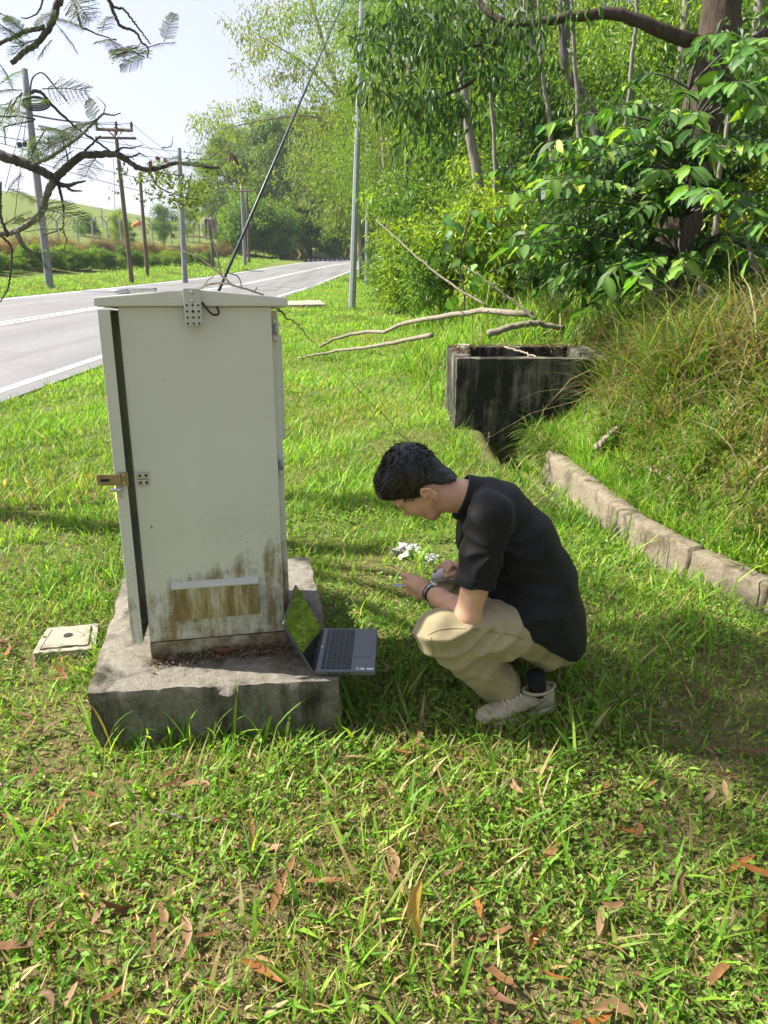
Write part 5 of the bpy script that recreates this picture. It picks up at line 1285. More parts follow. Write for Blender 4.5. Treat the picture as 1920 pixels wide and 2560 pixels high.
# ------------------------------------------------------------------ the crouching person, grown from distance fields
class Field:
    """signed distance grid; shapes are blended in with a smooth union"""
    def __init__(s, lo, hi, h):
        s.lo = np.array(lo, float); s.h = h; s.n = np.ceil((np.array(hi) - s.lo) / h).astype(int) + 1
        s.f = np.full(s.n, 1.0, np.float32)
        s.ax = [s.lo[i] + np.arange(s.n[i]) * h for i in range(3)]
    def box(s, lo, hi):
        a = np.clip(np.floor((np.array(lo) - s.lo) / s.h).astype(int), 0, s.n); b = np.clip(np.ceil((np.array(hi) - s.lo) / s.h).astype(int) + 1, 0, s.n)
        sl_ = tuple(slice(int(p), int(q)) for p, q in zip(a, b))
        X = s.ax[0][sl_[0]][:, None, None]; Y = s.ax[1][sl_[1]][None, :, None]; Z = s.ax[2][sl_[2]][None, None, :]
        return sl_, X, Y, Z
    def put(s, sl_, d, k, sub=False):
        a = s.f[sl_]
        if sub:
            hh = np.clip(.5 - .5 * (a + d) / k, 0, 1); s.f[sl_] = a * (1 - hh) + (-d) * hh + k * hh * (1 - hh)
        else:
            hh = np.clip(.5 + .5 * (d - a) / k, 0, 1); s.f[sl_] = d * (1 - hh) + a * hh - k * hh * (1 - hh)
    def cap(s, a, b, ra, rb, k=.015, ys=1.0, ym=0.0, sub=False):
        a, b = np.array(a, float), np.array(b, float)
        m = max(ra, rb) * max(1, ys) + 3 * k + .02
        sl_, X, Y, Z = s.box(np.minimum(a, b) - m, np.maximum(a, b) + m)
        if ys != 1.0: Y = ym + (Y - ym) / ys; a[1] = ym + (a[1] - ym) / ys; b[1] = ym + (b[1] - ym) / ys
        ab = b - a; L2 = ab @ ab
        t = np.clip(((X - a[0]) * ab[0] + (Y - a[1]) * ab[1] + (Z - a[2]) * ab[2]) / (L2 + 1e-12), 0, 1)
        d = np.sqrt((X - a[0] - t * ab[0]) ** 2 + (Y - a[1] - t * ab[1]) ** 2 + (Z - a[2] - t * ab[2]) ** 2) - (ra + (rb - ra) * t)
        s.put(sl_, d, k, sub)
    def ell(s, c, r, R=None, k=.015, sub=False):
        c = np.array(c, float); r = np.array(r, float); m = r.max() + 3 * k + .02
        sl_, X, Y, Z = s.box(c - m, c + m); X, Y, Z = X - c[0], Y - c[1], Z - c[2]
        if R is not None:
            X, Y, Z = (R[0][0] * X + R[0][1] * Y + R[0][2] * Z, R[1][0] * X + R[1][1] * Y + R[1][2] * Z, R[2][0] * X + R[2][1] * Y + R[2][2] * Z)
        k0 = np.sqrt((X / r[0]) ** 2 + (Y / r[1]) ** 2 + (Z / r[2]) ** 2); k1 = np.sqrt((X / r[0] ** 2) ** 2 + (Y / r[1] ** 2) ** 2 + (Z / r[2] ** 2) ** 2)
        s.put(sl_, k0 * (k0 - 1) / (k1 + 1e-9), k, sub)
    def chain(s, P, R, k=.015, **kw):
        for i in range(len(P) - 1): s.cap(P[i], P[i + 1], R[i], R[i + 1], k, **kw)
    def cut(s, p, n):                          # keep the side the normal points to
        n = np.array(n, float); n /= np.linalg.norm(n); p = np.array(p)
        d = (s.ax[0][:, None, None] - p[0]) * n[0] + (s.ax[1][None, :, None] - p[1]) * n[1] + (s.ax[2][None, None, :] - p[2]) * n[2]
        s.f = np.maximum(s.f, -d.astype(np.float32))
    def warp(s, fn, lim=.05):
        X, Y, Z = s.ax[0][:, None, None], s.ax[1][None, :, None], s.ax[2][None, None, :]
        s.f = s.f + fn(X, Y, Z).astype(np.float32)
    def mesh(s, name, it=1):
        f = s.f; n = f.shape; ins = f < 0
        cell = np.zeros(tuple(k - 1 for k in n), np.int8)
        for dx in (0, 1):
            for dy in (0, 1):
                for dz in (0, 1): cell += ins[dx:n[0] - 1 + dx, dy:n[1] - 1 + dy, dz:n[2] - 1 + dz]
        act = np.argwhere((cell > 0) & (cell < 8)); ids = np.full(cell.shape, -1, np.int64); ids[tuple(act.T)] = np.arange(len(act))
        acc = np.zeros((len(act), 3)); cnt = np.zeros(len(act))
        cor = [(a, b, c) for a in (0, 1) for b in (0, 1) for c in (0, 1)]
        for a in cor:
            for ax_ in range(3):
                if a[ax_]: continue
                b = list(a); b[ax_] = 1
                fa = f[tuple((act + a).T)]; fb = f[tuple((act + b).T)]; m = (fa < 0) != (fb < 0)
                t = fa[m] / (fa[m] - fb[m]); p = np.tile(np.array(a, float), (m.sum(), 1)); p[:, ax_] = t
                acc[m] += p; cnt[m] += 1
        V = (act + acc / cnt[:, None]) * s.h + s.lo
        Q = []
        for ax_ in range(3):
            o1, o2 = [(1, 2), (2, 0), (0, 1)][ax_]
            sl_a = [slice(None)] * 3; sl_b = [slice(None)] * 3; sl_a[ax_] = slice(0, -1); sl_b[ax_] = slice(1, None)
            A, B = ins[tuple(sl_a)], ins[tuple(sl_b)]
            e = np.argwhere(A != B); e = e[(e[:, o1] > 0) & (e[:, o2] > 0) & (e[:, o1] < n[o1] - 1) & (e[:, o2] < n[o2] - 1)]
            fl = A[tuple(e.T)]
            def cid(d1, d2):
                q = e.copy(); q[:, o1] -= d1; q[:, o2] -= d2; return ids[tuple(q.T)]
            q = np.stack([cid(1, 1), cid(0, 1), cid(0, 0), cid(1, 0)], 1); q[~fl] = q[~fl][:, ::-1]; Q.append(q)
        Q = np.vstack(Q)
        for _ in range(it):                    # light smoothing
            S = np.zeros_like(V); c = np.zeros(len(V))
            for i in range(4):
                np.add.at(S, Q[:, i], V[Q[:, (i + 1) % 4]]); np.add.at(S, Q[:, i], V[Q[:, i - 1]]); np.add.at(c, Q[:, i], 2)
            V = V * .5 + S / c[:, None] * .5
        return mesh_np(name, V, Q, smooth_shade=True)

YM = 2.27
def pt(u, v, dy=0.0): return at(u, v, YM + dy)
t = NT('skin'); v = t.coord()
c = t.ramp(t.noise(28, 5, .6, v), [(.3, (.60, .345, .215)), (.7, (.70, .43, .285))])
c = t.mix(t.ramp(t.noise(6, 3, .5, v), [(.45, 0.0), (.7, .35)]), c, (.66, .34, .23))
t.base(c).set(.5, 0, .35).bump(t.noise(260, 3, .6, v), .08, .002)
t.b.inputs['Subsurface Weight'].default_value = .12; t.b.inputs['Subsurface Radius'].default_value = (.012, .005, .003); t.b.inputs['Subsurface Scale'].default_value = 1.0
M['skin'] = t.m
t = NT('black_cotton'); v = t.coord()
t.base(t.ramp(t.noise(40, 4, .6, v), [(.3, (.007, .007, .0076)), (.7, (.012, .012, .0132))])).set(.68, 0, .25)
wv = t.noise(700, 2, .5, v)
t.bump(t.math('ADD', t.math('MULTIPLY', t.noise(9, 3, .5, v), .9), t.math('MULTIPLY', wv, .12)), .35, .012)
t.b.inputs['Sheen Weight'].default_value = .04
M['shirt'] = t.m
t = NT('khaki_twill'); v = t.coord()
c = t.ramp(t.noise(22, 5, .6, v), [(.3, (.34, .285, .165)), (.7, (.42, .355, .215))])
c = t.mix(t.ramp(t.noise(5, 3, .5, v), [(.45, 0.0), (.7, .3)]), c, (.31, .26, .14))
t.base(c).set(.85, 0, .2).bump(t.math('ADD', t.noise(14, 4, .55, v), t.math('MULTIPLY', t.noise(600, 2, .5, v), .15)), .25, .012)
t.b.inputs['Sheen Weight'].default_value = .15
M['khaki'] = t.m
t = NT('black_hair'); v = t.coord((1, 1, 1))
n = t.noise(1.0, 5, .7, t.coord((240, 240, 34)))
t.base(t.ramp(n, [(.35, (.004, .004, .004)), (.7, (.016, .014, .013))])).set(.36, 0, .5).bump(n, .35, .004)
M['hair'] = t.m
M['shoe'] = simple('shoe_beige', (.42, .36, .26), .75, 0, .3, .12, 40, .15)
M['shoe_dark'] = simple('shoe_panel', (.30, .25, .18), .8, 0, .3, .15, 60, .2)
M['sole'] = simple('shoe_sole', (.52, .47, .38), .7, 0, .3, .12, 30)
M['sock'] = simple('black_sock', (.012, .012, .013), .9)
M['mark'] = simple('shoe_mark', (.03, .026, .022), .7)
M['eye_white'] = simple('eye_white', (.6, .57, .53), .3); M['brow'] = simple('brow', (.02, .016, .013), .7)

person = empty('person', (.45, YM, 0)); tag(person, 'crouching person in black polo shirt and khaki trousers holding a phone', 'person')
PO = np.array(person.location)
def add_part(name, me, mat, parent=None):
    o = obj(name, me, mat, parent or person)
    if parent is None: o.location = -PO
    return o
# --- head frame
EAR = pt(1068, 1228)
ha = unit(np.array([-.90, 0, .43])); hn = unit(np.array([-.43, 0, -.90])); hl = np.array([0, -1.0, 0])
HR = np.stack([ha, hn, hl])
def hp(a, n_, l=0.0): return EAR + ha * a + hn * n_ + hl * l
SL, EL, WL = at(1222, 1300, 2.105), at(1170, 1540, 2.05), at(1072, 1478, 2.215)
SR, ER, WR = at(1212, 1292, 2.44), at(1235, 1478, 2.60), at(1170, 1428, 2.51)
NB = pt(1185, 1246)
B = Field((-.08, 1.93, -.02), (.80, 2.76, 1.02), .0042)
# torso and legs under the clothes keep the body one surface
HL_, KL, AL = at(1362, 1572, 2.17), at(1088, 1580, 2.045), at(1288, 1742, 2.16)
HR_, KR, AR = at(1378, 1560, 2.39), at(1112, 1492, 2.50), at(1345, 1700, 2.44)
B.chain([NB, pt(1260, 1320), pt(1330, 1440), pt(1365, 1545)], [.056, .08, .09, .09], .03, ys=1.25, ym=YM)
B.chain([HL_, KL, AL], [.065, .045, .03], .02); B.chain([HR_, KR, AR], [.065, .045, .03], .02)
B.chain([pt(1240, 1300), SL], [.06, .046], .03); B.chain([pt(1240, 1300), SR], [.06, .046], .03)
# head
B.ell(hp(.062, -.018), (.098, .098, .074), HR, .02)
B.ell(hp(.075, .03), (.07, .052, .062), HR, .02)                       # brow and forehead
B.ell(hp(.012, .045), (.068, .042, .055), HR, .02)                     # mid face
B.chain([hp(-.012, .012, .045), hp(-.045, .055, .022), hp(-.055, .064, 0), hp(-.045, .055, -.022), hp(-.012, .012, -.045)], [.024, .019, .0175, .019, .024], .018)
B.ell(hp(-.025, .045), (.045, .035, .04), HR, .018)                    # jaw body
B.cap(hp(.058, .078), hp(.024, .097), .0075, .0115, .010)              # nose
B.ell(hp(.016, .088, .011), (.009, .009, .009), HR, .006); B.ell(hp(.016, .088, -.011), (.009, .009, .009), HR, .006)
B.ell(hp(-.006, .083), (.006, .009, .02), HR, .007); B.ell(hp(-.019, .081), (.007, .009, .018), HR, .007)   # lips
B.ell(hp(-.0125, .092), (.0022, .006, .022), HR, .004, True)
B.ell(hp(-.031, .083), (.006, .006, .016), HR, .008, True)
for s_ in (1, -1):
    B.ell(hp(.02, .055, .032 * s_), (.035, .028, .026), HR, .018)      # cheek
    B.ell(hp(.058, .086, .032 * s_), (.014, .016, .018), HR, .012, True)   # eye socket
    B.ell(hp(.056, .068, .031 * s_), (.0125, .0125, .0135), HR, .004)  # closed lid
    B.cap(hp(.074, .083, .015 * s_), hp(.072, .072, .05 * s_), .007, .006, .01)   # brow ridge
    E0 = hp(.0, -.006, .078 * s_)                                      # ear
    for q0, q1, r_ in (((.030, -.006, .079), (.034, -.020, .084), .0052), ((.034, -.020, .084), (.016, -.032, .088), .0055), ((.016, -.032, .088), (-.012, -.026, .086), .0052), ((-.012, -.026, .086), (-.030, -.008, .079), .0065), ((.030, -.006, .079), (.012, .004, .076), .0045)):
        B.cap(hp(q0[0], q0[1], q0[2] * s_), hp(q1[0], q1[1], q1[2] * s_), r_, r_, .004)
    B.ell(hp(.004, -.014, .078 * s_), (.024, .017, .006), HR, .006)
    B.ell(hp(-.002, -.006, .084 * s_), (.008, .007, .008), HR, .004, True)
# neck
B.chain([hp(.0, -.035), pt(1120, 1236), NB], [.057, .056, .060], .02)
# near arm
B.chain([SL, SL * .5 + EL * .5 + (0, 0, 0), EL], [.046, .045, .041], .018)
B.ell(SL * .3 + EL * .7 + np.array([.008, 0, .0]), (.034, .034, .05), None, .02)
F1 = EL * .72 + WL * .28
B.chain([EL, F1, EL * .3 + WL * .7, WL], [.039, .041, .033, .026], .016)
B.cap(EL + (.006, 0, -.012), EL, .03, .034, .02)
# far arm
B.chain([SR, ER], [.052, .04], .02); B.chain([ER, ER * .6 + WR * .4, WR], [.04, .038, .026], .018)
# near hand round the phone
KN = at(1030, 1458, 2.245)
B.chain([WL, WL * .45 + KN * .55 + (0, 0, .004), KN], [.025, .026, .02], .012)
B.chain([WL + (0, 0, -.006), at(1046, 1486, 2.235)], [.022, .02], .012)
kn = [at(1018, 1462, 2.25), at(1021, 1471, 2.25), at(1028, 1480, 2.247), at(1040, 1488, 2.245)]
for i, k_ in enumerate(kn):
    B.chain([k_ + (.012, -.004, 0), k_, k_ + np.array([-.006 + .003 * i, .034, -.008 + .006 * i]), k_ + np.array([-.001 + .003 * i, .06, .006 + .008 * i])], [.0115, .0098, .0088, .0075], .006)
B.chain([at(1062, 1460, 2.225), at(1040, 1447, 2.245), at(1020, 1441, 2.262), at(1006, 1438, 2.272)], [.015, .0125, .0105, .0088], .008)
# far hand over the mouse
KR2 = at(1140, 1420, 2.50)
B.chain([WR, KR2], [.026, .022], .012)
for i, (u0, v0, u1, v1, dy) in enumerate([(1120, 1404, 1092, 1424, .03), (1122, 1408, 1100, 1430, .008), (1126, 1412, 1106, 1436, -.014), (1130, 1418, 1114, 1442, -.034)]):
    a_ = at(u0, v0, 2.50 + dy); b_ = at(u1, v1, 2.495 + dy)
    B.chain([KR2 + (0, dy * .7, .002), a_, a_ * .4 + b_ * .6 + (0, 0, .004), b_], [.0115, .0098, .009, .0075], .006)
B.chain([WR + (-.01, -.02, 0), at(1138, 1436, 2.452), at(1118, 1442, 2.45)], [.014, .0115, .0088], .008)
bodym = B.mesh('body', 1); add_part('body', bodym, M['skin']); del B
# --- hair: cap with fringe swept forward, plus loose strands
Hf = Field(EAR - .26, EAR + .26, .0042)
Hf.ell(hp(.070, -.022), (.108, .106, .0835), HR, .02)
Hf.ell(hp(.105, -.045), (.07, .078, .074), HR, .03)
Hf.ell(hp(.12, .03), (.058, .06, .068), HR, .03)                       # front volume
Hf.ell(hp(-.03, -.056), (.058, .044, .062), HR, .03)                    # back of the head to the nape
# keep hair off face, ears and neck
Hf.cut(hp(.104, .080), hn * -.74 + ha * .68)                            # forehead line
f_old = Hf.f.copy()
X, Y, Z = Hf.ax[0][:, None, None] - EAR[0], Hf.ax[1][None, :, None], Hf.ax[2][None, None, :] - EAR[2]
ac = X * ha[0] + Z * ha[2]; nc = X * hn[0] + Z * hn[2]; lat = np.abs(Y - EAR[1])
face = np.maximum(nc - np.interp(ac, [-.1, .0, .03, .06, .085, .12, .2], [-.018, .002, .018, .031, .053, .080, .118]), -.2)   # hairline towards the face
low_ = -(ac - np.interp(nc, [-.14, -.10, -.06, -.035, -.02, .002, .012, .03, .08], [-.085, -.08, -.03, .03, .036, .03, -.012, .012, .03]))       # hairline above ear and nape
Hf.f = np.maximum(Hf.f, np.maximum(face, low_).astype(np.float32))
dx_ = .0010 * np.sin(ac * 160 + nc * 60 + 3 * np.sin(Y * 90)) + .0006 * np.sin(ac * 310 - nc * 120 + Y * 200)
Hf.f = Hf.f + dx_.astype(np.float32)
hm = Hf.mesh('hair', 1); ho = add_part('hair', hm, M['hair']); 
co = np.empty(len(hm.vertices) * 3, np.float32); hm.vertices.foreach_get('co', co); co = co.reshape(-1, 3); no = np.empty(len(hm.vertices) * 3, np.float32); hm.vertices.foreach_get('normal', no); no = no.reshape(-1, 3)
r3 = np.random.default_rng(3); sel = r3.integers(0, len(co), 5200); sel = sel[((co[sel] - EAR) @ hn) < .035]
p_ = co[sel] - no[sel] * .003; rel = p_ - EAR; aa = rel @ ha; nn = rel @ hn
crown = hp(.12, -.095); flow = unit(p_ - crown); flow = unit(flow - no[sel] * (np.sum(flow * no[sel], 1)[:, None]) + no[sel] * r3.uniform(.05, .42, (len(sel), 1)) + r3.normal(0, .13, (len(sel), 3)))
Ls = np.where(aa > .05, r3.uniform(.015, .032, len(sel)), r3.uniform(.006, .014, len(sel)))
hs_ = leaves('strands', p_, flow, no[sel] + r3.normal(0, .3, (len(sel), 3)), Ls, np.full(len(sel), .0011), np.full((len(sel), 3), .01), 2, .3, 0)
hs_.materials.append(M['hair']); so = add_part('strands', hs_, None, ho); so["kind"] = "stuff"
# eyebrows and lash lines
for s_ in (1, -1):
    b = MB(); b.tube(curve([hp(.075, .0905, .012 * s_), hp(.079, .087, .028 * s_), hp(.073, .0735, .049 * s_)], 8), [.002, .003, .003, .003, .0028, .0025, .002, .0015, .001][:9], 5, sq=.7); add_part('eyebrow', b.mesh('eyebrow', True), M['brow'])
    b = MB(); b.tube(curve([hp(.051, .0815, .018 * s_), hp(.049, .082, .03 * s_), hp(.052, .0755, .043 * s_)], 8), .0011, 4); add_part('eyelash', b.mesh('eyelash', True), M['brow'])
# --- polo shirt
S = Field((.10, 1.92, .05), (.80, 2.72, 1.0), .0045)
S.chain([pt(1205, 1262), pt(1232, 1284), pt(1292, 1358), pt(1337, 1452), pt(1356, 1545), pt(1362, 1600)], [.08, .112, .131, .138, .143, .143], .03, ys=1.2, ym=YM)
S.chain([pt(1232, 1290), SL + (0, .02, .01)], [.1, .072], .05); S.chain([pt(1232, 1290), SR + (0, -.02, .01)], [.1, .072], .05)
HEM = SL * .33 + EL * .67
S.f0 = S.f.copy()
# front of shirt hangs towards the thigh
S.chain([pt(1200, 1340), pt(1235, 1470)], [.085, .09], .04, ys=1.35, ym=YM)
S.cap(at(1335, 1540, 2.155), at(1365, 1610, 2.17), .115, .122, .04)
def shirt_folds(X, Y, Z):
    rg = lambda p: 1 - 2 * np.abs(np.sin(p))
    A0 = at(1232, 1345, 2.12); th = np.arctan2(Z - A0[2], X - A0[0]); r0 = np.sqrt((Z - A0[2]) ** 2 + (X - A0[0]) ** 2)
    f1 = -.0032 * rg(th * 5.5 + .7 * np.sin(r0 * 25) + Y * 6) * np.exp(-((r0 - .1) / .075) ** 2)
    W0 = at(1300, 1500, 2.12); s_ = (X - W0[0]) * .42 - (Z - W0[2]) * .9; k_ = np.sqrt((X - W0[0]) ** 2 + (Z - W0[2]) ** 2)
    f2 = -.006 * rg(s_ * 42 + 1.1 * np.sin(X * 22 + Z * 9)) * np.exp(-(k_ / .12) ** 2)
    C0 = at(1190, 1400, 2.08); k3 = np.sqrt((X - C0[0]) ** 2 + (Z - C0[2]) ** 2)
    f3 = -.0035 * rg((X * .85 + Z * .5) * 52 + np.sin(Z * 24)) * np.exp(-(k3 / .08) ** 2)
    return f1 + f2 + f3 + .0012 * np.sin((X + Z * .5) * 48 + Y * 30) + .001 * np.sin(Z * 70 - X * 45 + Y * 20)
    q = (X - .45) * .8 + (Z - .5) * .9
    return .0035 * np.sin(q * 62 + 5 * np.sin(Z * 11 + Y * 5)) * np.clip((.45 - Z) / .2, .12, 1) * np.clip((X - .3) * 6, 0, 1) + .0025 * np.sin((X + Z * .5) * 48 + Y * 30) + .002 * np.sin(Z * 70 - X * 45 + Y * 20)
l0, l1, l2, l3 = at(1205, 1500, 2.10), at(1335, 1588, 2.10), at(1340, 1604, 2.12), at(1455, 1622, 2.2)
def up_n(a, b_): d = b_ - a; return np.array([-d[2], 0, d[0]]) if d[0] > 0 else np.array([d[2], 0, -d[0]])
S.cut(l0, up_n(l0, l1)); S.cut(l2, up_n(l2, l3))
cu = pt(1168, 1243); S.cut(cu, (.97, 0, -.22))
# sleeves, cut at their hems
for sh_, el_ in ((SL, EL), (SR, ER)):
    T2 = Field((.10, 1.92, .05), (.80, 2.72, 1.0), .0045)
    hem = sh_ * .33 + el_ * .67; ax_ = unit(el_ - sh_)
    T2.chain([sh_ + (.004, 0, .012), sh_ * .6 + el_ * .4, hem + ax_ * .06], [.071, .068, .069], .02)
    T2.cut(hem, -ax_ + np.array([0, 0, .25]))
    hollow = Field((.10, 1.92, .05), (.80, 2.72, 1.0), .0045)
    hollow.cap(hem - ax_ * .05, hem + ax_ * .1, .060, .060, .01)
    kk = .035; hh = np.clip(.5 + .5 * (T2.f - S.f) / kk, 0, 1); S.f = T2.f * (1 - hh) + S.f * hh - kk * hh * (1 - hh)
S.warp(shirt_folds)
shirt = add_part('polo_shirt', S.mesh('polo_shirt', 1), M['shirt']); del S, T2, hollow
# sleeve hem band and collar
hb = unit(unit(EL - SL) - np.array([0, 0, .25]))

hemc = SL * .345 + EL * .655; axn = unit(unit(EL - SL) - np.array([0, 0, .25])); s1 = unit(np.cross(axn, (0, 1, 0))); s2 = np.cross(axn, s1)
Cf = Field((.05, 2.05, .6), (.42, 2.5, 1.0), .004)
nax = unit(np.array([-.97, 0, .24])); c0 = pt(1206, 1256); c1 = pt(1146, 1239)
Cf.cap(c0 + (.01, 0, -.005), c1, .088, .077, .01); Cf.cut(c1 - nax * .006, -nax + np.array([0, 0, -.12])); Cf.cut(c0, nax)
inn_ = Field((.05, 2.05, .6), (.42, 2.5, 1.0), .004); inn_.cap(c0 - nax * .1, c1 + nax * .1, .0715, .0685, .01); Cf.f = np.maximum(Cf.f, -inn_.f)
add_part('collar', Cf.mesh('collar', 1), M['shirt'], None)
# --- trousers
Tf = Field((-.02, 1.90, -.01), (.80, 2.74, .62), .0045)
CAL = KL * .45 + AL * .55
Tf.chain([HL_ + (.02, .02, .0), HL_ * .5 + KL * .5 + (0, -.005, .0), KL + (.012, 0, .0)], [.105, .096, .079], .03)
Tf.chain([KL + (.012, 0, -.004), CAL + (0, 0, .004), AL + (-.02, -.0, .022)], [.077, .074, .074], .014)
Tf.chain([HR_, HR_ * .5 + KR * .5, KR + (.01, 0, 0)], [.115, .096, .076], .03)
Tf.chain([KR + (.01, 0, 0), KR * .45 + AR * .55, AR + (-.01, 0, .03)], [.074, .072, .066], .014)
Tf.ell(pt(1375, 1585), (.098, .16, .105), None, .05)
Tf.ell(at(1368, 1606, 2.185), (.095, .085, .088), None, .04); Tf.ell(at(1375, 1596, 2.36), (.095, .085, .09), None, .04)
sd = unit(AL - KL); Tf.cut(AL + (-.015, 0, .0), np.array([0, -.05, 1]) * .9 - sd * .55) if False else None
X, Y, Z = Tf.ax[0][:, None, None], Tf.ax[1][None, :, None], Tf.ax[2][None, None, :]
hemd = (X - AL[0]) * (-sd[0]) + (Y - AL[1]) * (-sd[1]) + (Z - AL[2]) * (-sd[2]) + .018
near_ = (Y < 2.30) & (Z < .22) & (X < AL[0] + .13)
Tf.f = np.where(near_ & (Z < .16), np.maximum(Tf.f, -hemd.astype(np.float32)), Tf.f)
Tf.f = np.maximum(Tf.f, -(Z - .045 + .0 * X).astype(np.float32))
hc = Field((-.02, 1.90, -.01), (.80, 2.74, .62), .0045); hc.cap(AL - sd * .03, AL + sd * .12, .06, .06, .01); Tf.f = np.maximum(Tf.f, -hc.f); del hc
crease = KL * .25 + HL_ * .75
def folds(X, Y, Z):
    th = np.arctan2(Z - .52, X - .60); rr_ = np.sqrt((Z - .52) ** 2 + (X - .60) ** 2)
    a1 = -.008 * (1 - 2 * np.abs(np.sin(th * 10.5 + .8 * np.sin(rr_ * 20) + Y * 5))) * np.exp(-((rr_ - .34) / .10) ** 2)
    k0 = np.sqrt((X - KL[0] - .06) ** 2 + (Z - KL[2] + .03) ** 2); a2 = -.008 * (1 - 2 * np.abs(np.sin((X * .6 - Z) * 46 + 1.6 * np.sin(X * 18)))) * np.exp(-(k0 / .13) ** 2)
    k1 = np.sqrt((X - AL[0] + .02) ** 2 + (Z - AL[2] - .06) ** 2); a3 = -.0095 * (1 - 2 * np.abs(np.sin((X * .75 + Z) * 36 + 1.2 * np.sin(Z * 30)))) * np.exp(-(k1 / .13) ** 2)
    return a1 + a2 + a3 + .0018 * np.sin(X * 66 + Z * 30) * np.sin(Z * 51 + Y * 44)
Tf.warp(folds)
tro = add_part('trousers', Tf.mesh('trousers', 1), M['khaki']); del Tf
# seam lines as thin ribs: outer side seam of the near thigh and knee
def rib(pts, name='seam'):
    b = MB(); b.tube(curve(pts, 24), .0011, 5); return b
# --- stitched seams, laid on the cloth surface
from mathutils.bvhtree import BVHTree
def on_cloth(o, poly, n=22):
    me = o.data; bv = BVHTree.FromPolygons([v_.co[:] for v_ in me.vertices], [tuple(p_.vertices) for p_ in me.polygons]); out = []
    for u_, v_ in curve(np.array(poly, float), n):
        hit = bv.ray_cast(Vector(_C), Vector(ray(u_, v_)).normalized())
        if hit[0] is not None and (not out or np.linalg.norm(np.array(hit[0]) - out[-1]) < .06): out.append(np.array(hit[0]) + np.array(hit[1]) * .0004)
    return out
def seam(o, poly, mat, r_=.0012):
    P_ = on_cloth(o, poly)
    if len(P_) > 3: b = MB(); b.tube(P_, r_, 5, False); o2 = b.build('seam', mat, o, sm=True)
M['thread'] = simple('khaki_thread', (.23, .185, .10), .9); M['black_seam'] = simple('shirt_seam', (.022, .022, .024), .9)
for poly in ([(1070, 1588), (1102, 1574), (1160, 1572), (1262, 1584), (1312, 1599)], [(1077, 1592), (1080, 1615), (1082, 1640)], [(1088, 1653), (1120, 1688), (1153, 1718), (1207, 1769)], [(1195, 1785), (1230, 1780), (1262, 1770)]):
    seam(tro, poly, M['thread'])
for poly in ([(1148, 1312), (1175, 1305), (1211, 1311), (1235, 1330)], [(1139, 1450), (1170, 1453), (1214, 1449)], [(1215, 1505), (1270, 1540), (1325, 1575)], [(1345, 1595), (1400, 1604), (1445, 1608)]):
    seam(shirt, poly, M['black_seam'], .0016)
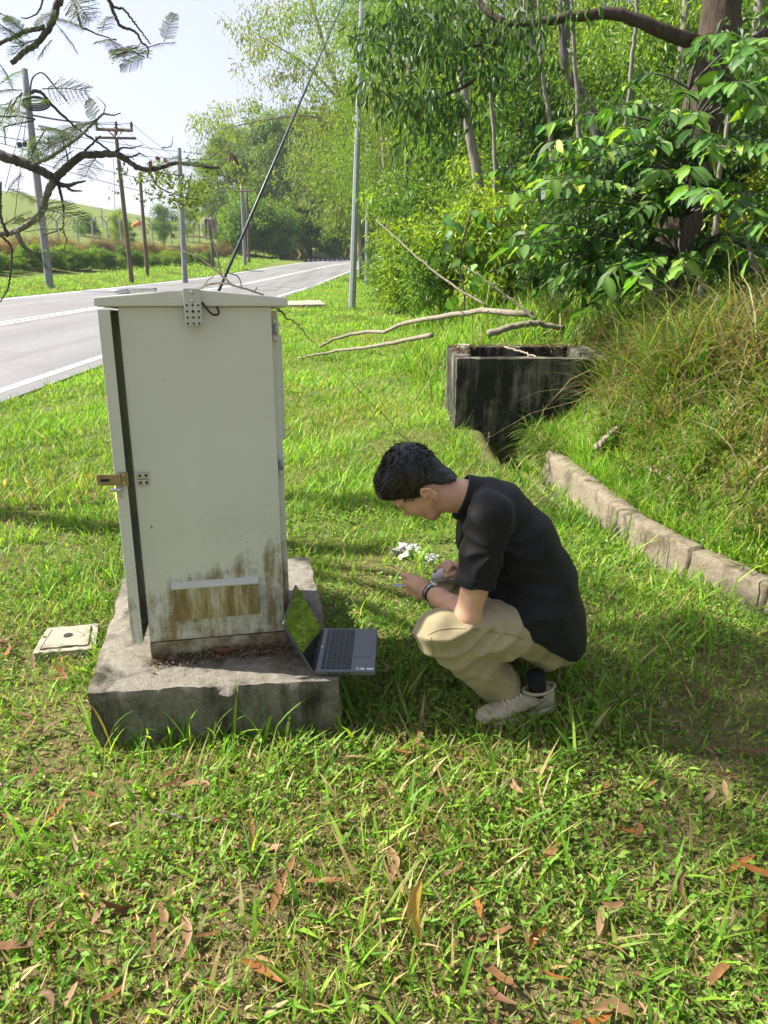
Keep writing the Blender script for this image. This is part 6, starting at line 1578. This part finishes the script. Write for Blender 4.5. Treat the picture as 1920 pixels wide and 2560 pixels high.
# --- shoes
def shoe(name, heel, toe, lift, label=None, mirror=1):
    """low sneaker from heel to toe point on the ground"""
    e = empty(name); e.parent = person
    ax_ = toe - heel; Ln = np.linalg.norm(ax_); ax_ /= Ln; sd_ = np.cross((0, 0, 1), ax_); up_ = np.cross(ax_, sd_)
    e.matrix_local = Matrix(((ax_[0], sd_[0], up_[0], heel[0] - PO[0]), (ax_[1], sd_[1], up_[1], heel[1] - PO[1]), (ax_[2], sd_[2], up_[2], heel[2] - PO[2]), (0, 0, 0, 1)))
    xs = np.array([0, .02, .06, .12, .18, .24, .30, .36, .46, .56, .66, .76, .85, .92, .97, 1.0])
    wd = np.array([.012, .024, .033, .037, .037, .035, .033, .033, .036, .041, .0445, .0455, .042, .034, .02, .006])
    top = np.array([.075, .088, .094, .092, .086, .080, .080, .086, .088, .080, .070, .060, .053, .048, .042, .032])
    sk = np.interp(xs, [0, .4, .75, 1], [0, .004, .0, -.010]) * mirror
    def loft(zlo, zhi, wsc, n=14, pw=2.6):
        V = []
        for i, x in enumerate(xs):
            for k in range(n):
                a = 2 * math.pi * k / n; cy, cz = math.cos(a), math.sin(a)
                cy = math.copysign(abs(cy) ** (2 / pw), cy); cz = math.copysign(abs(cz) ** (2 / pw), cz)
                lo_, hi_ = zlo[i], zhi[i]
                V.append((x * Ln, sk[i] + wd[i] * wsc * cy * (1 - .18 * max(0, cz)), (lo_ + hi_) / 2 + (hi_ - lo_) / 2 * cz))
        Fq = [(i * n + k, i * n + (k + 1) % n, (i + 1) * n + (k + 1) % n, (i + 1) * n + k) for i in range(len(xs) - 1) for k in range(n)]
        return MB().add(V, [tuple(reversed(q)) for q in Fq] + [tuple(range(n)), tuple(range((len(xs) - 1) * n, len(xs) * n))[::-1]])
    o = loft(np.full(16, .012), top, 1.0).build('upper', M['shoe'], e, sm=True)
    o.modifiers.new('s', 'SUBSURF').levels = 1; o.modifiers['s'].render_levels = 1
    o = loft(np.interp(xs, [0, .1, .8, 1], [.006, 0, 0, .012]), np.interp(xs, [0, .1, .5, .9, 1], [.036, .032, .026, .026, .032]), 1.07, pw=4.5).build('sole', M['sole'], e, sm=True)
    # collar opening, sock, laces, side mark, heel stripes
    b = MB(); a = np.linspace(0, 2 * math.pi, 21)
    b.tube(np.stack([Ln * .20 + .058 * np.cos(a), .030 * np.sin(a), .090 + .006 * np.cos(a) * 0 + .004 * np.cos(2 * a)], 1), .006, 6, False); b.build('collar_rim', M['shoe'], e, sm=True)
    b = MB(); b.tube([(Ln * .21, 0, .06), (Ln * .215, 0, .10), (Ln * .25, 0, .15)], [.030, .029, .034], 14, True); b.build('sock', M['sock'], e, sm=True)
    for i in range(5):
        xx = .44 + .055 * i; zt_ = np.interp(xx, xs, top); wv_ = np.interp(xx, xs, wd)
        b = MB(); b.tube(curve([(xx * Ln, -wv_ * .62, zt_ - .010), (xx * Ln + .004, 0, zt_ + .0015), (xx * Ln, wv_ * .62, zt_ - .010)], 8), .0022, 5); b.build('lace', M['white'], e, sm=True)
    sg = mirror
    def side(x, z, o_=.0018):
        w_ = np.interp(x, xs, wd); return (x * Ln, sg * (w_ * (1 - .10 * max(0, (z - .05) / .05)) + o_) + np.interp(x, xs, sk), z)
    sw = [(.36, .062), (.41, .046), (.47, .043), (.55, .048), (.66, .06), (.78, .075 - .02), (.64, .055), (.54, .041), (.46, .036), (.39, .040)]
    up_l = [(.30, .072), (.33, .050), (.40, .040), (.48, .040), (.58, .047), (.70, .058)]; lo_l = [(.295, .070), (.315, .044), (.40, .033), (.48, .034), (.58, .0435), (.70, .0575)]
    # tick-shaped side mark runs from mid foot to the heel
    A1 = [(.62, .060), (.56, .044), (.48, .038), (.38, .044), (.26, .056), (.14, .070)]; A2 = [(.60, .058), (.55, .038), (.47, .0315), (.37, .039), (.26, .053), (.14, .069)]
    V = [side(*p) for p in A1] + [side(*p) for p in A2]; b = MB().add(V, [(i, i + 1, i + 7, i + 6) for i in range(5)]); b.build('side_mark', M['mark'], e)
    for i in range(2):
        V = [side(.30 - .07 * i, .074), side(.26 - .07 * i, .076), side(.22 - .07 * i, .064), side(.26 - .07 * i, .062)]; MB().add(V, [(0, 1, 2, 3)]).build('side_stripe', M['shoe_dark'], e)
    return e
heelL, toeL = gnd(1382, 1778, .004), gnd(1160, 1815, .006); heelL[2] = .022; toeL[2] = .0
d_ = toeL - heelL; toeL = heelL + d_ / np.linalg.norm(d_) * .285
shoe('shoe', heelL, toeL, 0)
toeR = np.array([.40, 2.43, .012]); heelR = toeR + unit(np.array([.235, .03, .10])) * .285
shoe('shoe', heelR, toeR, .1)
# ------------------------------------------------------------------ phone, mouse, wristwatch
ph = empty('mobile_phone', at(1026, 1464, 2.275)); tag(ph, 'silver mobile phone held in the near hand', 'phone')
ph.rotation_euler = (math.radians(-23), math.radians(2), math.radians(3))
M['phone'] = simple('phone_silver', (.5, .54, .52), .3, .5, .5, .05)
b = MB(); b.box((0, 0, 0), (.135, .068, .0095)); b.build('case', M['phone'], ph, bevel=.004, seg=3)
b = MB(); b.box((0, 0, .0052), (.127, .062, .0012)); b.build('display', M['screen'], ph)
ms = empty('computer_mouse', at(1112, 1440, 2.495)); tag(ms, 'pale lilac computer mouse under the far hand on the knee', 'mouse'); ms.rotation_euler = (0, math.radians(-14), math.radians(4))
M['mouse'] = simple('mouse_lilac', (.62, .56, .62), .35, 0, .5, .05)
mf = Field((-.07, -.05, -.01), (.07, .05, .06), .0035); mf.ell((0, 0, 0), (.054, .031, .034), None, .01); mf.cut((0, 0, -.004), (0, 0, 1)); obj('shell', mf.mesh('shell', 1), M['mouse'], ms)
b = MB(); b.tube(curve([(-.054, 0, .004), (-.03, 0, .0285), (.0, 0, .0342)], 8), .0009, 4); b.tube(curve([(-.05, -.014, .008), (-.01, -.03, .010), (.04, -.0235, .010)], 8), .0009, 4); b.build('button_gap', M['hole'], ms)
b = MB(); b.lathe([(.007, -.003), (.007, .003)], 12, (-.03, 0, .026), Matrix.Rotation(math.pi / 2, 3, 'X')); b.build('scroll_wheel', M['black'], ms)
wa = empty('wristwatch'); tag(wa, 'steel wristwatch with dark link bracelet on the near wrist', 'watch')
wax = unit(WL - EL); wc_ = WL * .93 + EL * .07; ws1 = unit(np.cross(wax, (0, 0, 1.0))); ws2 = np.cross(ws1, wax)
wa.matrix_world = Matrix(((wax[0], ws1[0], ws2[0], wc_[0]), (wax[1], ws1[1], ws2[1], wc_[1]), (wax[2], ws1[2], ws2[2], wc_[2]), (0, 0, 0, 1)))
M['link'] = simple('dark_steel', (.085, .088, .09), .3, .85, .5, .2, 60)
b = MB(); b.box((0, 0, 0), (.019, .0078, .0034)); lk = b.mesh('link'); lk.materials.append(M['link'])
b = MB(); b.box((0, 0, 0), (.007, .0082, .0042)); lk2 = b.mesh('centre_link'); lk2.materials.append(M['zinc'])
RW = .0305
for i in range(22):
    a = 2 * math.pi * i / 22
    o = obj('link', lk, None, wa, (0, RW * math.cos(a), RW * math.sin(a))); o.rotation_euler = (a - math.pi / 2, 0, 0)
    q = obj('centre_link', lk2, None, o)
ca = math.radians(60)
b = MB(); b.lathe([(.019, -.004), (.020, 0), (.0185, .0045), (.016, .005)], 24); o = b.build('case', M['zinc'], wa, sm=False); o.location = (0, RW * 1.06 * math.cos(ca), RW * 1.06 * math.sin(ca)); o.rotation_euler = (ca - math.pi / 2, 0, 0)
b = MB(); b.lathe([(.0155, .0045), (.0155, .0056)], 24); q = b.build('dial', M['screen'], o)

# ------------------------------------------------------------------ light haze over the far trees and hill
b = MB(); b.box((0, 170, 15.2), (504, 464, 33.4))
t = bpy.data.materials.new('haze'); t.use_nodes = True; t.node_tree.nodes.clear()
vo = t.node_tree.nodes.new('ShaderNodeVolumePrincipled'); ou = t.node_tree.nodes.new('ShaderNodeOutputMaterial')
vo.inputs['Color'].default_value = (.86, .92, 1.0, 1); vo.inputs['Density'].default_value = .00042; vo.inputs['Anisotropy'].default_value = .2
t.node_tree.links.new(vo.outputs[0], ou.inputs['Volume'])
hzb = b.build('haze', t); tag(hzb, 'thin bright haze over the road and far trees', kind='stuff')
